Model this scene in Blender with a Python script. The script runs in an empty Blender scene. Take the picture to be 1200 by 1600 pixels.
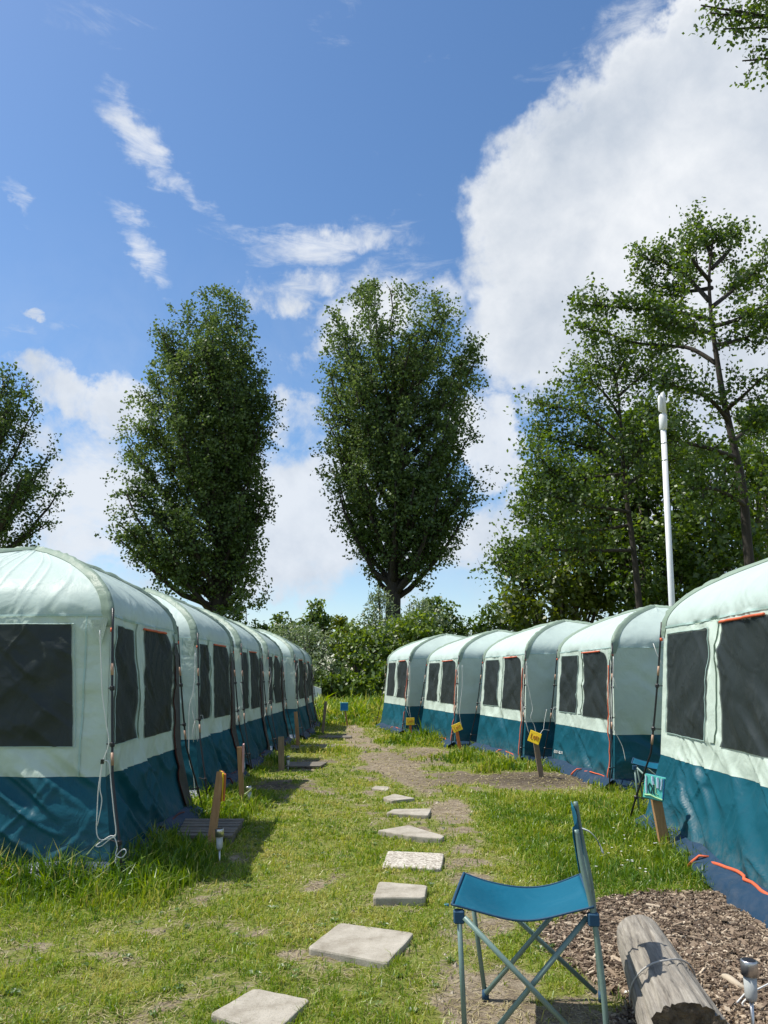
import bpy, math, random
import numpy as np
from math import radians as R, sin, cos, pi, atan2, sqrt
from mathutils import Vector, Matrix

# ------------------------------------------------------------------ camera, sky, sun, exposure
scene = bpy.context.scene
C = scene.collection
F, PITCH, EYE = 1180.0, R(12.34), 1.4
cd = bpy.data.cameras.new('camera'); cam = bpy.data.objects.new('camera', cd); C.objects.link(cam)
cd.sensor_fit = 'VERTICAL'; cd.sensor_height = 36; cd.lens = F / 1600 * 36
cd.clip_start = 0.05; cd.clip_end = 3000
cam.location = (0, 0, EYE); cam.rotation_euler = (R(90) + PITCH, 0, 0)
scene.camera = cam
scene.view_settings.view_transform = 'Standard'; scene.view_settings.look = 'None'
scene.view_settings.exposure = 0.32; scene.view_settings.gamma = 1
scene.view_settings.use_curve_mapping = False

SUN_EL, SUN_AZ = R(59), R(-84)           # azimuth from +Y towards +X
SUN_STR, SKY_STR = 4.7, 0.085
to_sun = Vector((sin(SUN_AZ) * cos(SUN_EL), cos(SUN_AZ) * cos(SUN_EL), sin(SUN_EL)))
sl = bpy.data.lights.new('sun', 'SUN'); sl.energy = SUN_STR; sl.angle = R(0.55); sl.color = (1.0, 0.955, 0.88)
sun = bpy.data.objects.new('sun', sl); C.objects.link(sun)
sun.rotation_euler = to_sun.to_track_quat('Z', 'Y').to_euler(); sun.location = (-20, 5, 40)

def azel(px, py):
    x, y, z = (px - 600) / F, 1.0, (800 - py) / F
    c, s = cos(PITCH), sin(PITCH)
    y, z = y * c - z * s, y * s + z * c
    return atan2(x, y), atan2(z, sqrt(x * x + y * y))

def build_world():
    w = bpy.data.worlds.new("World"); scene.world = w; w.use_nodes = True
    nt = w.node_tree; N = nt.nodes; L = nt.links; N.clear()
    out = N.new('ShaderNodeOutputWorld'); bg = N.new('ShaderNodeBackground'); L.new(bg.outputs[0], out.inputs[0])
    bg.inputs['Strength'].default_value = SKY_STR
    sky = N.new('ShaderNodeTexSky'); sky.sky_type = 'NISHITA'; sky.sun_disc = False
    sky.sun_elevation = SUN_EL; sky.sun_rotation = SUN_AZ; sky.air_density = 1.0; sky.dust_density = 0.6; sky.ozone_density = 2.2
    tc = N.new('ShaderNodeTexCoord')
    def M(op, a, b=None, c=None, clamp=False):
        n = N.new('ShaderNodeMath'); n.operation = op; n.use_clamp = clamp
        for i, v in enumerate((a, b, c)):
            if v is None: continue
            if isinstance(v, (int, float)): n.inputs[i].default_value = v
            else: L.new(v, n.inputs[i])
        return n.outputs[0]
    def noise(scale, detail, rough, vec, dist=0.0, lac=2.1):
        n = N.new('ShaderNodeTexNoise'); n.inputs['Scale'].default_value = scale; n.inputs['Detail'].default_value = detail
        n.inputs['Roughness'].default_value = rough; n.inputs['Distortion'].default_value = dist; n.inputs['Lacunarity'].default_value = lac
        L.new(vec, n.inputs['Vector']); return n
    def sep(v):
        s = N.new('ShaderNodeSeparateXYZ'); L.new(v, s.inputs[0]); return s.outputs
    dirv = tc.outputs['Generated']
    nm = N.new('ShaderNodeVectorMath'); nm.operation = 'NORMALIZE'; L.new(dirv, nm.inputs[0]); dirv = nm.outputs[0]
    X, Y, Z = sep(dirv)
    az = M('ARCTAN2', X, Y)
    el = M('ARCSINE', Z)
    wn = noise(5.5, 6, 0.6, dirv); ws = N.new('ShaderNodeSeparateColor'); L.new(wn.outputs['Color'], ws.inputs[0])
    wf = noise(24, 4, 0.6, dirv); wfs = N.new('ShaderNodeSeparateColor'); L.new(wf.outputs['Color'], wfs.inputs[0])
    def warp(base, a, b, ka, kb):
        return M('ADD', base, M('ADD', M('MULTIPLY', M('SUBTRACT', a, 0.5), ka), M('MULTIPLY', M('SUBTRACT', b, 0.5), kb)))
    def blob(az_, el_, px, py, rx, ry, rot, strength, soft):
        a0, e0 = azel(px, py)
        k = 1.0 / F
        da = M('SUBTRACT', az_, a0); da = M('MULTIPLY', da, cos(e0)); de = M('SUBTRACT', el_, e0)
        c, s = cos(R(rot)), sin(R(rot))
        u = M('ADD', M('MULTIPLY', da, c / (rx * k)), M('MULTIPLY', de, s / (rx * k)))
        v = M('ADD', M('MULTIPLY', da, -s / (ry * k)), M('MULTIPLY', de, c / (ry * k)))
        d = M('SQRT', M('ADD', M('MULTIPLY', u, u), M('MULTIPLY', v, v)))
        mr = N.new('ShaderNodeMapRange'); mr.interpolation_type = 'SMOOTHSTEP'; L.new(d, mr.inputs[0])
        mr.inputs[1].default_value = 1 + soft; mr.inputs[2].default_value = max(0, 1 - soft); mr.inputs[3].default_value = 0; mr.inputs[4].default_value = strength
        return mr.outputs[0]
    def acc(lst):
        o = lst[0]
        for q in lst[1:]: o = M('MAXIMUM', o, q)
        return o
    # puffy cumulus: sharp, crinkled rims
    azc, elc = warp(az, ws.outputs[0], wfs.outputs[0], 0.17, 0.05), warp(el, ws.outputs[1], wfs.outputs[1], 0.17, 0.05)
    A = [(1130, 330, 330, 250, 0, 1.0, .2), (905, 355, 160, 165, 0, 1.0, .35), (1200, 140, 200, 150, 0, 1.0, .2), (850, 480, 125, 130, 0, .85, .5),
         (935, 255, 95, 70, 30, 1.0, .3), (1260, 620, 250, 220, 0, .8, .5), (1100, 560, 200, 90, 0, .75, .5)]
    dense = acc([blob(azc, elc, *b) for b in A])
    # softer banks low in the sky and beyond the frame
    azs, els = warp(az, ws.outputs[1], wfs.outputs[2], 0.22, 0.045), warp(el, ws.outputs[2], wfs.outputs[0], 0.16, 0.045)
    Bk = [(775, 690, 75, 75, 0, .85, .35), (640, 485, 150, 70, 10, .70, .7), (470, 820, 210, 150, 0, .78, .5), (110, 770, 190, 120, 0, .72, .55),
          (88, 615, 75, 46, -20, .85, .6), (170, 640, 55, 60, 0, .85, .6), (560, 520, 110, 40, 30, .7, .8), (450, 465, 60, 34, 20, .62, .8), (530, 375, 120, 26, 14, .5, .9), (480, 650, 70, 60, 0, .72, .5), (790, 830, 120, 85, 0, .62, .6),
          (300, 900, 330, 70, 0, .6, .6), (1040, 800, 300, 130, 0, .6, .6), (700, 960, 400, 35, 0, .35, .8), (815, 900, 40, 22, 0, .6, .7)]
    soft = acc([blob(azs, els, *b) for b in Bk])
    # wisps: long streaks
    azw, elw = warp(az, ws.outputs[2], wfs.outputs[1], 0.10, 0.05), warp(el, ws.outputs[0], wfs.outputs[2], 0.10, 0.05)
    Wp = [(225, 235, 60, 26, -45, .85, .8), (290, 300, 70, 18, -38, .6, .8), (232, 400, 70, 24, -48, .8, .8), (25, 312, 38, 12, -50, .6, .8), (505, 378, 130, 34, 14, .80, .9), (560, 440, 130, 40, 20, .5, .9),
          (470, 450, 60, 30, 20, .62, .9), (600, 410, 80, 22, 10, .45, .9), (44, 494, 20, 9, 0, .9, .6), (90, 515, 50, 16, -10, .4, .9), (10, 520, 40, 16, 0, .5, .9), (665, 112, 40, 18, -35, .36, .9), (985, 15, 110, 30, 25, .6, .9),
          (525, 20, 60, 34, 30, .3, .9), (150, 45, 60, 36, 0, .25, .9), (370, 370, 50, 22, 0, .4, .9), (950, 125, 70, 26, 35, .4, .9), (720, 290, 60, 24, 0, .3, .9)]
    wisp = acc([blob(azw, elw, *b) for b in Wp])
    mp = N.new('ShaderNodeMapping'); mp.inputs['Rotation'].default_value = (0, R(42), 0); mp.inputs['Scale'].default_value = (1, 1, 4.0); L.new(dirv, mp.inputs[0])
    fn = noise(13, 9, 0.62, mp.outputs[0], 0.5)
    fb = noise(9, 10, 0.6, dirv, 0.35)
    fbv, fnv = fb.outputs[0], fn.outputs[0]
    def ramp(v, a, b, lo=0, hi=1):
        mr = N.new('ShaderNodeMapRange'); mr.interpolation_type = 'SMOOTHSTEP'; L.new(v, mr.inputs[0])
        mr.inputs[1].default_value = a; mr.inputs[2].default_value = b; mr.inputs[3].default_value = lo; mr.inputs[4].default_value = hi
        return mr.outputs[0]
    aD = ramp(M('ADD', dense, M('MULTIPLY', M('SUBTRACT', fbv, .5), 1.0)), .26, .76)
    aS = ramp(M('ADD', soft, M('MULTIPLY', M('SUBTRACT', fbv, .5), 1.9)), .30, .82, 0, .97)
    aW = ramp(M('ADD', wisp, M('MULTIPLY', M('SUBTRACT', fnv, .5), 1.7)), .28, 1.15, 0, .85)
    # general broken cloud everywhere outside this part of the sky
    gn = noise(2.6, 9, 0.58, dirv, 0.3)
    away = ramp(M('ABSOLUTE', az), R(34), R(60)); high = ramp(el, R(52), R(70)); out_ = M('MAXIMUM', away, high)
    aG = M('MULTIPLY', ramp(gn.outputs[0], .50, .62), out_)
    # faint veil low down
    veil = ramp(el, R(34), R(2), 0, .42)
    alpha = M('MAXIMUM', M('MAXIMUM', aD, aS), M('MAXIMUM', aW, aG))
    alpha = M('MAXIMUM', alpha, M('MULTIPLY', veil, ramp(fbv, .3, .7)))
    # cloud tone: bright lumps, grey-blue hollows
    tn = noise(4.2, 9, 0.55, dirv, 0.2)
    tf = noise(14, 8, 0.6, dirv, 0.2)
    core = ramp(dense, .55, 1.0)
    tone = M('SUBTRACT', M('ADD', M('MULTIPLY', tn.outputs[0], .9), M('MULTIPLY', tf.outputs[0], .35)), M('MULTIPLY', core, .10))
    cr = N.new('ShaderNodeValToRGB'); L.new(tone, cr.inputs[0])
    cr.color_ramp.elements[0].position = .36; cr.color_ramp.elements[0].color = (.55, .62, .72, 1)
    cr.color_ramp.elements[1].position = .68; cr.color_ramp.elements[1].color = (.90, .93, .97, 1)
    lowm = N.new('ShaderNodeMix'); lowm.data_type = 'RGBA'; lowm.blend_type = 'MULTIPLY'; L.new(ramp(el, R(30), R(14), 0, 1), lowm.inputs[0]); L.new(cr.outputs[0], lowm.inputs[6]); lowm.inputs[7].default_value = (.88, .91, .95, 1)
    sc = N.new('ShaderNodeVectorMath'); sc.operation = 'SCALE'; sc.inputs['Scale'].default_value = .80 / SKY_STR; L.new(lowm.outputs[2], sc.inputs[0])
    hs = N.new('ShaderNodeHueSaturation'); hs.inputs['Hue'].default_value = .500; hs.inputs['Saturation'].default_value = 1.17; hs.inputs['Value'].default_value = 1.56; L.new(sky.outputs[0], hs.inputs['Color'])
    mx = N.new('ShaderNodeMix'); mx.data_type = 'RGBA'; L.new(alpha, mx.inputs[0]); L.new(hs.outputs[0], mx.inputs[6]); L.new(sc.outputs[0], mx.inputs[7])
    L.new(mx.outputs[2], bg.inputs['Color'])
    w.cycles.sampling_method = 'MANUAL'; w.cycles.sample_map_resolution = 512
build_world()

# ------------------------------------------------------------------ helpers
rng = np.random.default_rng(7); random.seed(7)
def ray(px, py):
    x, y, z = (px - 600) / F, 1.0, (800 - py) / F
    c, s = cos(PITCH), sin(PITCH)
    return x, y * c - z * s, y * s + z * c
def at(px, py, Y):                       # point seen at this pixel, Y metres ahead
    x, y, z = ray(px, py); t = Y / y
    return Vector((x * t, Y, EYE + z * t))
def G(px, py, h=0.0):                    # point at height h seen at this pixel
    x, y, z = ray(px, py); t = (h - EYE) / z
    return Vector((x * t, y * t, h))

def hsh(ix, iy, seed):
    n = (ix.astype(np.int64) * 374761393 + iy.astype(np.int64) * 668265263 + seed * 974634777) & 0x7fffffff
    n = ((n ^ (n >> 13)) * 1274126177) & 0x7fffffff
    n = ((n ^ (n >> 16)) * 60493) & 0x7fffffff
    return (n & 0xffffff) / float(0xffffff)
def vn(x, y, seed=0):
    x = np.asarray(x, float); y = np.asarray(y, float)
    x, y = np.broadcast_arrays(x, y)
    xi = np.floor(x); yi = np.floor(y); fx = x - xi; fy = y - yi
    fx = fx * fx * (3 - 2 * fx); fy = fy * fy * (3 - 2 * fy)
    a = hsh(xi, yi, seed); b = hsh(xi + 1, yi, seed); c = hsh(xi, yi + 1, seed); d = hsh(xi + 1, yi + 1, seed)
    return (a * (1 - fx) + b * fx) * (1 - fy) + (c * (1 - fx) + d * fx) * fy
def fbm(x, y, seed=0, o=4):
    s = 0; a = .5; t = 0
    for i in range(o):
        s = s + a * vn(np.asarray(x) * 2 ** i + 17.3 * i, np.asarray(y) * 2 ** i - 9.1 * i, seed + i); t += a; a *= .5
    return s / t

def npmesh(name, V, Fc, mat=None, attr=None, smooth=False):
    V = np.asarray(V, np.float32).reshape(-1, 3); Fc = np.asarray(Fc, np.int32)
    k = Fc.shape[1]; n = len(Fc)
    me = bpy.data.meshes.new(name)
    me.vertices.add(len(V)); me.vertices.foreach_set('co', V.ravel())
    me.loops.add(n * k); me.loops.foreach_set('vertex_index', Fc.ravel())
    me.polygons.add(n); me.polygons.foreach_set('loop_start', np.arange(0, n * k, k, dtype=np.int32))
    me.polygons.foreach_set('use_smooth', np.full(n, smooth, bool))
    if attr is not None:
        for an, (dom, arr) in attr.items():
            a = me.attributes.new(an, 'FLOAT', dom); a.data.foreach_set('value', np.asarray(arr, np.float32))
    me.update(calc_edges=True)
    if mat: me.materials.append(mat)
    return me

def link(name, me, parent=None, loc=None):
    o = bpy.data.objects.new(name, me); C.objects.link(o)
    if parent: o.parent = parent
    if loc is not None: o.location = loc
    return o
def tag(o, label=None, cat=None, group=None, kind=None):
    if label: o['label'] = label
    if cat: o['category'] = cat
    if group: o['group'] = group
    if kind: o['kind'] = kind
    return o
def empty(name, loc, rz=0, label=None, cat=None, group=None):
    o = bpy.data.objects.new(name, None); C.objects.link(o); o.location = loc; o.rotation_euler = (0, 0, rz)
    o.empty_display_size = .2
    return tag(o, label, cat, group)

class MB:
    """collects simple shapes into one mesh"""
    def __init__(s): s.v = []; s.f = []
    def add(s, vs, fs):
        n = len(s.v); s.v += [tuple(v) for v in vs]; s.f += [tuple(i + n for i in f) for f in fs]; return s
    def box(s, c, size, rot=None, bev=0.0):
        x, y, z = (q / 2 for q in size); M_ = rot.to_3x3() if rot else Matrix.Identity(3); c = Vector(c)
        if bev <= 0:
            vs = [M_ @ Vector((i * x, j * y, k * z)) + c for i in (-1, 1) for j in (-1, 1) for k in (-1, 1)]
            return s.add(vs, [(0, 1, 3, 2), (4, 6, 7, 5), (0, 4, 5, 1), (2, 3, 7, 6), (0, 2, 6, 4), (1, 5, 7, 3)])
        b = bev; ring = [(-x + b, -y), (x - b, -y), (x, -y + b), (x, y - b), (x - b, y), (-x + b, y), (-x, y - b), (-x, -y + b)]
        inn = [(-x + b, -y + b), (x - b, -y + b), (x - b, -y + b), (x - b, y - b), (x - b, y - b), (-x + b, y - b), (-x + b, y - b), (-x + b, -y + b)]
        L_ = [(inn, -z), (ring, -z + b), (ring, z - b), (inn, z)]
        vs = [M_ @ Vector((p[0], p[1], h)) + c for r_, h in L_ for p in r_]
        fs = [(a * 8 + i, a * 8 + (i + 1) % 8, a * 8 + 8 + (i + 1) % 8, a * 8 + 8 + i) for a in range(3) for i in range(8)]
        fs += [(0, 7, 5, 3, 1), (24, 25, 27, 29, 31)]
        return s.add(vs, fs)
    def tube(s, pts, rad, n=8, cap=True):
        pts = [Vector(p) for p in pts]
        if isinstance(rad, (int, float)): rad = [rad] * len(pts)
        base = len(s.v); prev = None; vs = []
        for i, p in enumerate(pts):
            t = (pts[min(i + 1, len(pts) - 1)] - pts[max(i - 1, 0)])
            t = t.normalized() if t.length > 1e-9 else Vector((0, 0, 1))
            if prev is None: a = t.orthogonal().normalized()
            else:
                a = prev - t * prev.dot(t); a = a.normalized() if a.length > 1e-6 else t.orthogonal().normalized()
            prev = a; b = t.cross(a)
            vs += [p + (a * cos(2 * pi * k / n) + b * sin(2 * pi * k / n)) * rad[i] for k in range(n)]
        fs = [(i * n + k, i * n + (k + 1) % n, (i + 1) * n + (k + 1) % n, (i + 1) * n + k) for i in range(len(pts) - 1) for k in range(n)]
        if cap: fs += [tuple(range(n - 1, -1, -1)), tuple((len(pts) - 1) * n + k for k in range(n))]
        return s.add(vs, fs)
    def poly(s, pts, z0, z1):
        n = len(pts); vs = [(p[0], p[1], z0) for p in pts] + [(p[0], p[1], z1) for p in pts]
        return s.add(vs, [tuple(range(n - 1, -1, -1)), tuple(range(n, 2 * n))] + [(i, (i + 1) % n, n + (i + 1) % n, n + i) for i in range(n)])
    def build(s, name, mat, parent=None, smooth=False, loc=None):
        me = bpy.data.meshes.new(name); me.from_pydata(s.v, [], s.f); me.update()
        if smooth: me.polygons.foreach_set('use_smooth', [True] * len(me.polygons))
        if mat: me.materials.append(mat)
        return link(name, me, parent, loc)

# ------------------------------------------------------------------ materials
def mat_new(name):
    m = bpy.data.materials.new(name); m.use_nodes = True; m.node_tree.nodes.clear()
    return m, m.node_tree.nodes, m.node_tree.links
def nz(N, L, scale, detail=4, rough=.55, vec=None, dist=0):
    n = N.new('ShaderNodeTexNoise'); n.inputs['Scale'].default_value = scale; n.inputs['Detail'].default_value = detail
    n.inputs['Roughness'].default_value = rough; n.inputs['Distortion'].default_value = dist
    if vec is not None: L.new(vec, n.inputs['Vector'])
    return n.outputs['Fac']
def ramp(N, L, fac, stops):
    r = N.new('ShaderNodeValToRGB'); L.new(fac, r.inputs[0]); e = r.color_ramp.elements
    while len(e) < len(stops): e.new(.5)
    for i, (p, c) in enumerate(stops): e[i].position = p; e[i].color = (*c, 1)
    return r.outputs[0]
def coord(N, L, kind='Object', scale=(1, 1, 1), rot=(0, 0, 0)):
    t = N.new('ShaderNodeTexCoord'); m = N.new('ShaderNodeMapping'); m.inputs['Scale'].default_value = scale; m.inputs['Rotation'].default_value = rot
    L.new(t.outputs[kind], m.inputs[0]); return m.outputs[0]
def mixc(N, L, f, a, b):
    m = N.new('ShaderNodeMix'); m.data_type = 'RGBA'
    for i, v in ((0, f), (6, a), (7, b)):
        if isinstance(v, (int, float)): m.inputs[i].default_value = v
        elif isinstance(v, tuple): m.inputs[i].default_value = (*v, 1)
        else: L.new(v, m.inputs[i])
    return m.outputs[2]
def basic(name, col, rough=.6, var=.12, scale=8, bump=.15, bscale=60, metal=0, col2=None, stretch=(1, 1, 1), spec=.5):
    m, N, L = mat_new(name); o = N.new('ShaderNodeOutputMaterial'); b = N.new('ShaderNodeBsdfPrincipled'); L.new(b.outputs[0], o.inputs[0])
    v = coord(N, L, 'Object', stretch); f = nz(N, L, scale, 5, .6, v)
    lo = tuple(c * (1 - var) for c in col) if col2 is None else col2; hi = tuple(min(1, c * (1 + var)) for c in col) if col2 is None else col
    L.new(ramp(N, L, f, [(.3, lo), (.7, hi)]), b.inputs['Base Color'])
    b.inputs['Roughness'].default_value = rough; b.inputs['Metallic'].default_value = metal; b.inputs['Specular IOR Level'].default_value = spec
    if bump:
        bp = N.new('ShaderNodeBump'); bp.inputs['Strength'].default_value = bump; bp.inputs['Distance'].default_value = .02
        L.new(nz(N, L, bscale, 4, .6, v), bp.inputs['Height']); L.new(bp.outputs[0], b.inputs['Normal'])
    return m
def fabric(name, col, trans=.3, gloss=.07, grough=.38, dirt=(.3, .3, .26), dirt_amt=.12, bump=.3, low_dirt=0.0, see=0.0):
    m, N, L = mat_new(name); o = N.new('ShaderNodeOutputMaterial')
    v = coord(N, L, 'Object')
    g = N.new('ShaderNodeNewGeometry')
    c = ramp(N, L, nz(N, L, 2.2, 6, .62, v), [(.25, tuple(x * .9 for x in col)), (.75, tuple(min(1, x * 1.06) for x in col))])
    st = ramp(N, L, nz(N, L, 5.5, 8, .7, v, .6), [(.52, (0, 0, 0)), (.8, (dirt_amt,) * 3)])
    c = mixc(N, L, st, c, dirt)
    if low_dirt:
        s = N.new('ShaderNodeSeparateXYZ'); t = N.new('ShaderNodeTexCoord'); L.new(t.outputs['Object'], s.inputs[0])
        mr = N.new('ShaderNodeMapRange'); L.new(s.outputs[2], mr.inputs[0]); mr.inputs[1].default_value = .35; mr.inputs[2].default_value = .02; mr.inputs[3].default_value = 0; mr.inputs[4].default_value = 1
        mm = N.new('ShaderNodeMath'); mm.operation = 'MULTIPLY'; L.new(mr.outputs[0], mm.inputs[0]); L.new(ramp(N, L, nz(N, L, 14, 6, .7, v), [(.4, (0, 0, 0)), (.75, (low_dirt,) * 3)]), mm.inputs[1])
        c = mixc(N, L, mm.outputs[0], c, (.22, .2, .17))
    oi = N.new('ShaderNodeObjectInfo'); vr = N.new('ShaderNodeMapRange'); L.new(oi.outputs['Random'], vr.inputs[0]); vr.inputs[3].default_value = .93; vr.inputs[4].default_value = 1.05
    hv = N.new('ShaderNodeHueSaturation'); L.new(c, hv.inputs['Color']); L.new(vr.outputs[0], hv.inputs['Value']); c = hv.outputs[0]
    df = N.new('ShaderNodeBsdfDiffuse'); tr = N.new('ShaderNodeBsdfTranslucent'); gl = N.new('ShaderNodeBsdfGlossy'); gl.inputs['Roughness'].default_value = grough
    L.new(c, df.inputs[0]); L.new(c, tr.inputs[0])
    wv = coord(N, L, 'Object', (1, 1, 1)); n1 = nz(N, L, 4.5, 3, .5, wv, 1.6); n2 = nz(N, L, 26, 3, .5, wv, .8)
    ad = N.new('ShaderNodeMath'); ad.operation = 'MULTIPLY_ADD'; L.new(n2, ad.inputs[0]); ad.inputs[1].default_value = .12; L.new(n1, ad.inputs[2])
    bp = N.new('ShaderNodeBump'); bp.inputs['Strength'].default_value = bump; bp.inputs['Distance'].default_value = .03; L.new(ad.outputs[0], bp.inputs['Height'])
    for q in (df, tr, gl): L.new(bp.outputs[0], q.inputs['Normal'])
    a = N.new('ShaderNodeMixShader'); a.inputs[0].default_value = trans; L.new(df.outputs[0], a.inputs[1]); L.new(tr.outputs[0], a.inputs[2])
    fr = N.new('ShaderNodeLayerWeight'); fr.inputs[0].default_value = .35; L.new(bp.outputs[0], fr.inputs['Normal'])
    ml = N.new('ShaderNodeMath'); ml.operation = 'MULTIPLY_ADD'; L.new(fr.outputs['Fresnel'], ml.inputs[0]); ml.inputs[1].default_value = gloss * 2.2; ml.inputs[2].default_value = gloss * .45
    b = N.new('ShaderNodeMixShader'); L.new(ml.outputs[0], b.inputs[0]); L.new(a.outputs[0], b.inputs[1]); L.new(gl.outputs[0], b.inputs[2])
    if see:
        tp = N.new('ShaderNodeBsdfTransparent'); e_ = N.new('ShaderNodeMixShader'); e_.inputs[0].default_value = see; L.new(b.outputs[0], e_.inputs[1]); L.new(tp.outputs[0], e_.inputs[2]); b = e_
    L.new(b.outputs[0], o.inputs[0])
    return m
def leafmat(name, c0, c1, c2, trans=.35, gloss=.10, rough=.38):
    """tone attribute per leaf picks the colour"""
    m, N, L = mat_new(name); o = N.new('ShaderNodeOutputMaterial')
    at_ = N.new('ShaderNodeAttribute'); at_.attribute_name = 'tone'
    c = ramp(N, L, at_.outputs['Fac'], [(0, c0), (.55, c1), (1, c2)])
    df = N.new('ShaderNodeBsdfDiffuse'); tr = N.new('ShaderNodeBsdfTranslucent'); gl = N.new('ShaderNodeBsdfGlossy'); gl.inputs['Roughness'].default_value = rough
    L.new(c, df.inputs[0])
    hs = N.new('ShaderNodeHueSaturation'); hs.inputs['Hue'].default_value = .48; hs.inputs['Value'].default_value = 1.5; hs.inputs['Saturation'].default_value = 1.1; L.new(c, hs.inputs['Color']); L.new(hs.outputs[0], tr.inputs[0])
    a = N.new('ShaderNodeMixShader'); a.inputs[0].default_value = trans; L.new(df.outputs[0], a.inputs[1]); L.new(tr.outputs[0], a.inputs[2])
    b = N.new('ShaderNodeMixShader'); b.inputs[0].default_value = gloss; L.new(a.outputs[0], b.inputs[1]); L.new(gl.outputs[0], b.inputs[2]); L.new(b.outputs[0], o.inputs[0])
    return m

MT = {}
MT['mint'] = fabric('mint_canvas', (.57, .675, .58), .15, .045, .38, bump=.32)
MT['roof'] = fabric('pale_roof_canvas', (.545, .655, .595), .15, .04, .46, bump=.22)
MT['seam'] = fabric('seam_tape', (.40, .55, .50), .1, .06, .5)
MT['teal'] = fabric('teal_canvas', (.010, .090, .125), .10, .035, .4, dirt=(.10, .16, .17), dirt_amt=.15, bump=.35, low_dirt=.6)
MT['sleeve'] = fabric('sage_sleeve', (.27, .355, .275), .15, .05, .45, bump=.4)
MT['mesh'] = fabric('dark_mesh', (.018, .025, .026), .04, .05, .45, dirt=(.08, .09, .09), dirt_amt=.35, bump=.3, see=.14)
MT['ground_sheet'] = fabric('blue_groundsheet', (.016, .045, .085), .0, .06, .4, dirt=(.09, .10, .11), dirt_amt=.4, bump=.5, low_dirt=.1)
MT['orange'] = basic('orange_webbing', (.62, .12, .045), .7, .2)
MT['black_plastic'] = basic('black_plastic', (.012, .012, .014), .4, .2)
MT['flap'] = basic('dark_flap', (.02, .022, .028), .6, .3)
MT['ferrule'] = basic('tan_ferrule', (.42, .26, .17), .5, .15)
MT['shaded_orange'] = basic('shaded_orange_webbing', (.09, .018, .015), .7, .2)  # orange zip webbing with the left row's shade put into its colour
MT['rope'] = basic('white_cord', (.68, .68, .64), .8, .1)
MT['pine'] = basic('pine_stake', (.50, .29, .13), .65, .2, 6, .3, 50, stretch=(6, 6, .7), col2=(.33, .17, .07))
MT['pine_grey'] = basic('weathered_stake', (.30, .235, .16), .75, .2, 6, .3, 50, stretch=(6, 6, .7), col2=(.17, .12, .08))
MT['stake_orange'] = basic('orange_painted_stake', (.55, .16, .04), .6, .25, 9)
MT['old_wood'] = basic('grey_boards', (.27, .24, .19), .85, .2, 5, .5, 40, stretch=(1, 9, 9), col2=(.12, .10, .08))
MT['yellow'] = basic('yellow_paint', (.80, .56, .015), .5, .12, 20)
MT['sign_ink'] = basic('orange_brown_paint', (.42, .13, .02), .5, .1)
MT['dark_ink'] = basic('dark_green_paint', (.01, .05, .05), .5, .1)
MT['lime_ink'] = basic('pale_green_paint', (.35, .62, .32), .5, .1)
MT['aqua'] = basic('aqua_paint', (.06, .50, .50), .5, .1, 14, col2=(.16, .60, .42))
MT['lilac'] = basic('lilac_paint', (.45, .55, .68), .5, .1, 14)
MT['blue_sign'] = basic('blue_paint', (.01, .22, .50), .5, .15, 14)
MT['blue_edge'] = basic('deep_blue_paint', (.01, .10, .22), .5, .1)
MT['red_sign'] = basic('faded_red_paint', (.45, .09, .06), .6, .2)
MT['pink_sign'] = basic('pink_paint', (.52, .30, .29), .6, .15)
MT['steel'] = basic('brushed_steel', (.55, .55, .54), .3, .08, 30, .05, 90, metal=.9)
MT['solar'] = basic('solar_cell', (.012, .014, .025), .15, .2, 30, 0)
MT['clear'] = basic('frosted_plastic', (.42, .44, .42), .2, .1, 30, 0)
MT['chair_tube'] = basic('grey_green_tube', (.155, .235, .21), .42, .06, 12, .03, metal=.15)
MT['chair_cloth'] = fabric('blue_chair_cloth', (.008, .118, .190), .10, .035, .5, dirt=(.06, .2, .28), dirt_amt=.3, bump=.25)
MT['strap'] = basic('grey_strap', (.40, .45, .47), .5, .1)
MT['chair_trim'] = basic('navy_trim', (.01, .06, .12), .7, .1)
MT['white_paint'] = basic('white_post_paint', (.72, .73, .71), .4, .05, 6, .05)
MT['bark_dark'] = basic('dark_bark', (.052, .042, .032), .9, .2, 5, .8, 14, stretch=(3, 3, .6), col2=(.02, .017, .013))
MT['bark_grey'] = basic('grey_bark', (.14, .12, .095), .9, .2, 5, .7, 16, stretch=(3, 3, .6), col2=(.06, .05, .04))
MT['poplar'] = leafmat('poplar_leaves', (.042, .080, .018), (.090, .150, .038), (.17, .225, .08), .42, .035, .5)
MT['alder'] = leafmat('alder_leaves', (.036, .080, .009), (.085, .155, .018), (.165, .245, .035), .45, .06, .5)
MT['wood_olive'] = leafmat('thicket_leaves', (.050, .078, .008), (.098, .145, .014), (.17, .205, .026), .42, .06, .45)
MT['willow'] = leafmat('willow_leaves', (.055, .10, .028), (.12, .185, .065), (.27, .33, .19), .44, .08, .5)
MT['fresh'] = leafmat('fresh_shrub_leaves', (.055, .11, .012), (.115, .195, .022), (.20, .28, .045), .46, .06, .5)
MT['grass'] = leafmat('grass_blades', (.075, .165, .010), (.215, .315, .022), (.46, .44, .12), .40, .04, .45)

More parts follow.
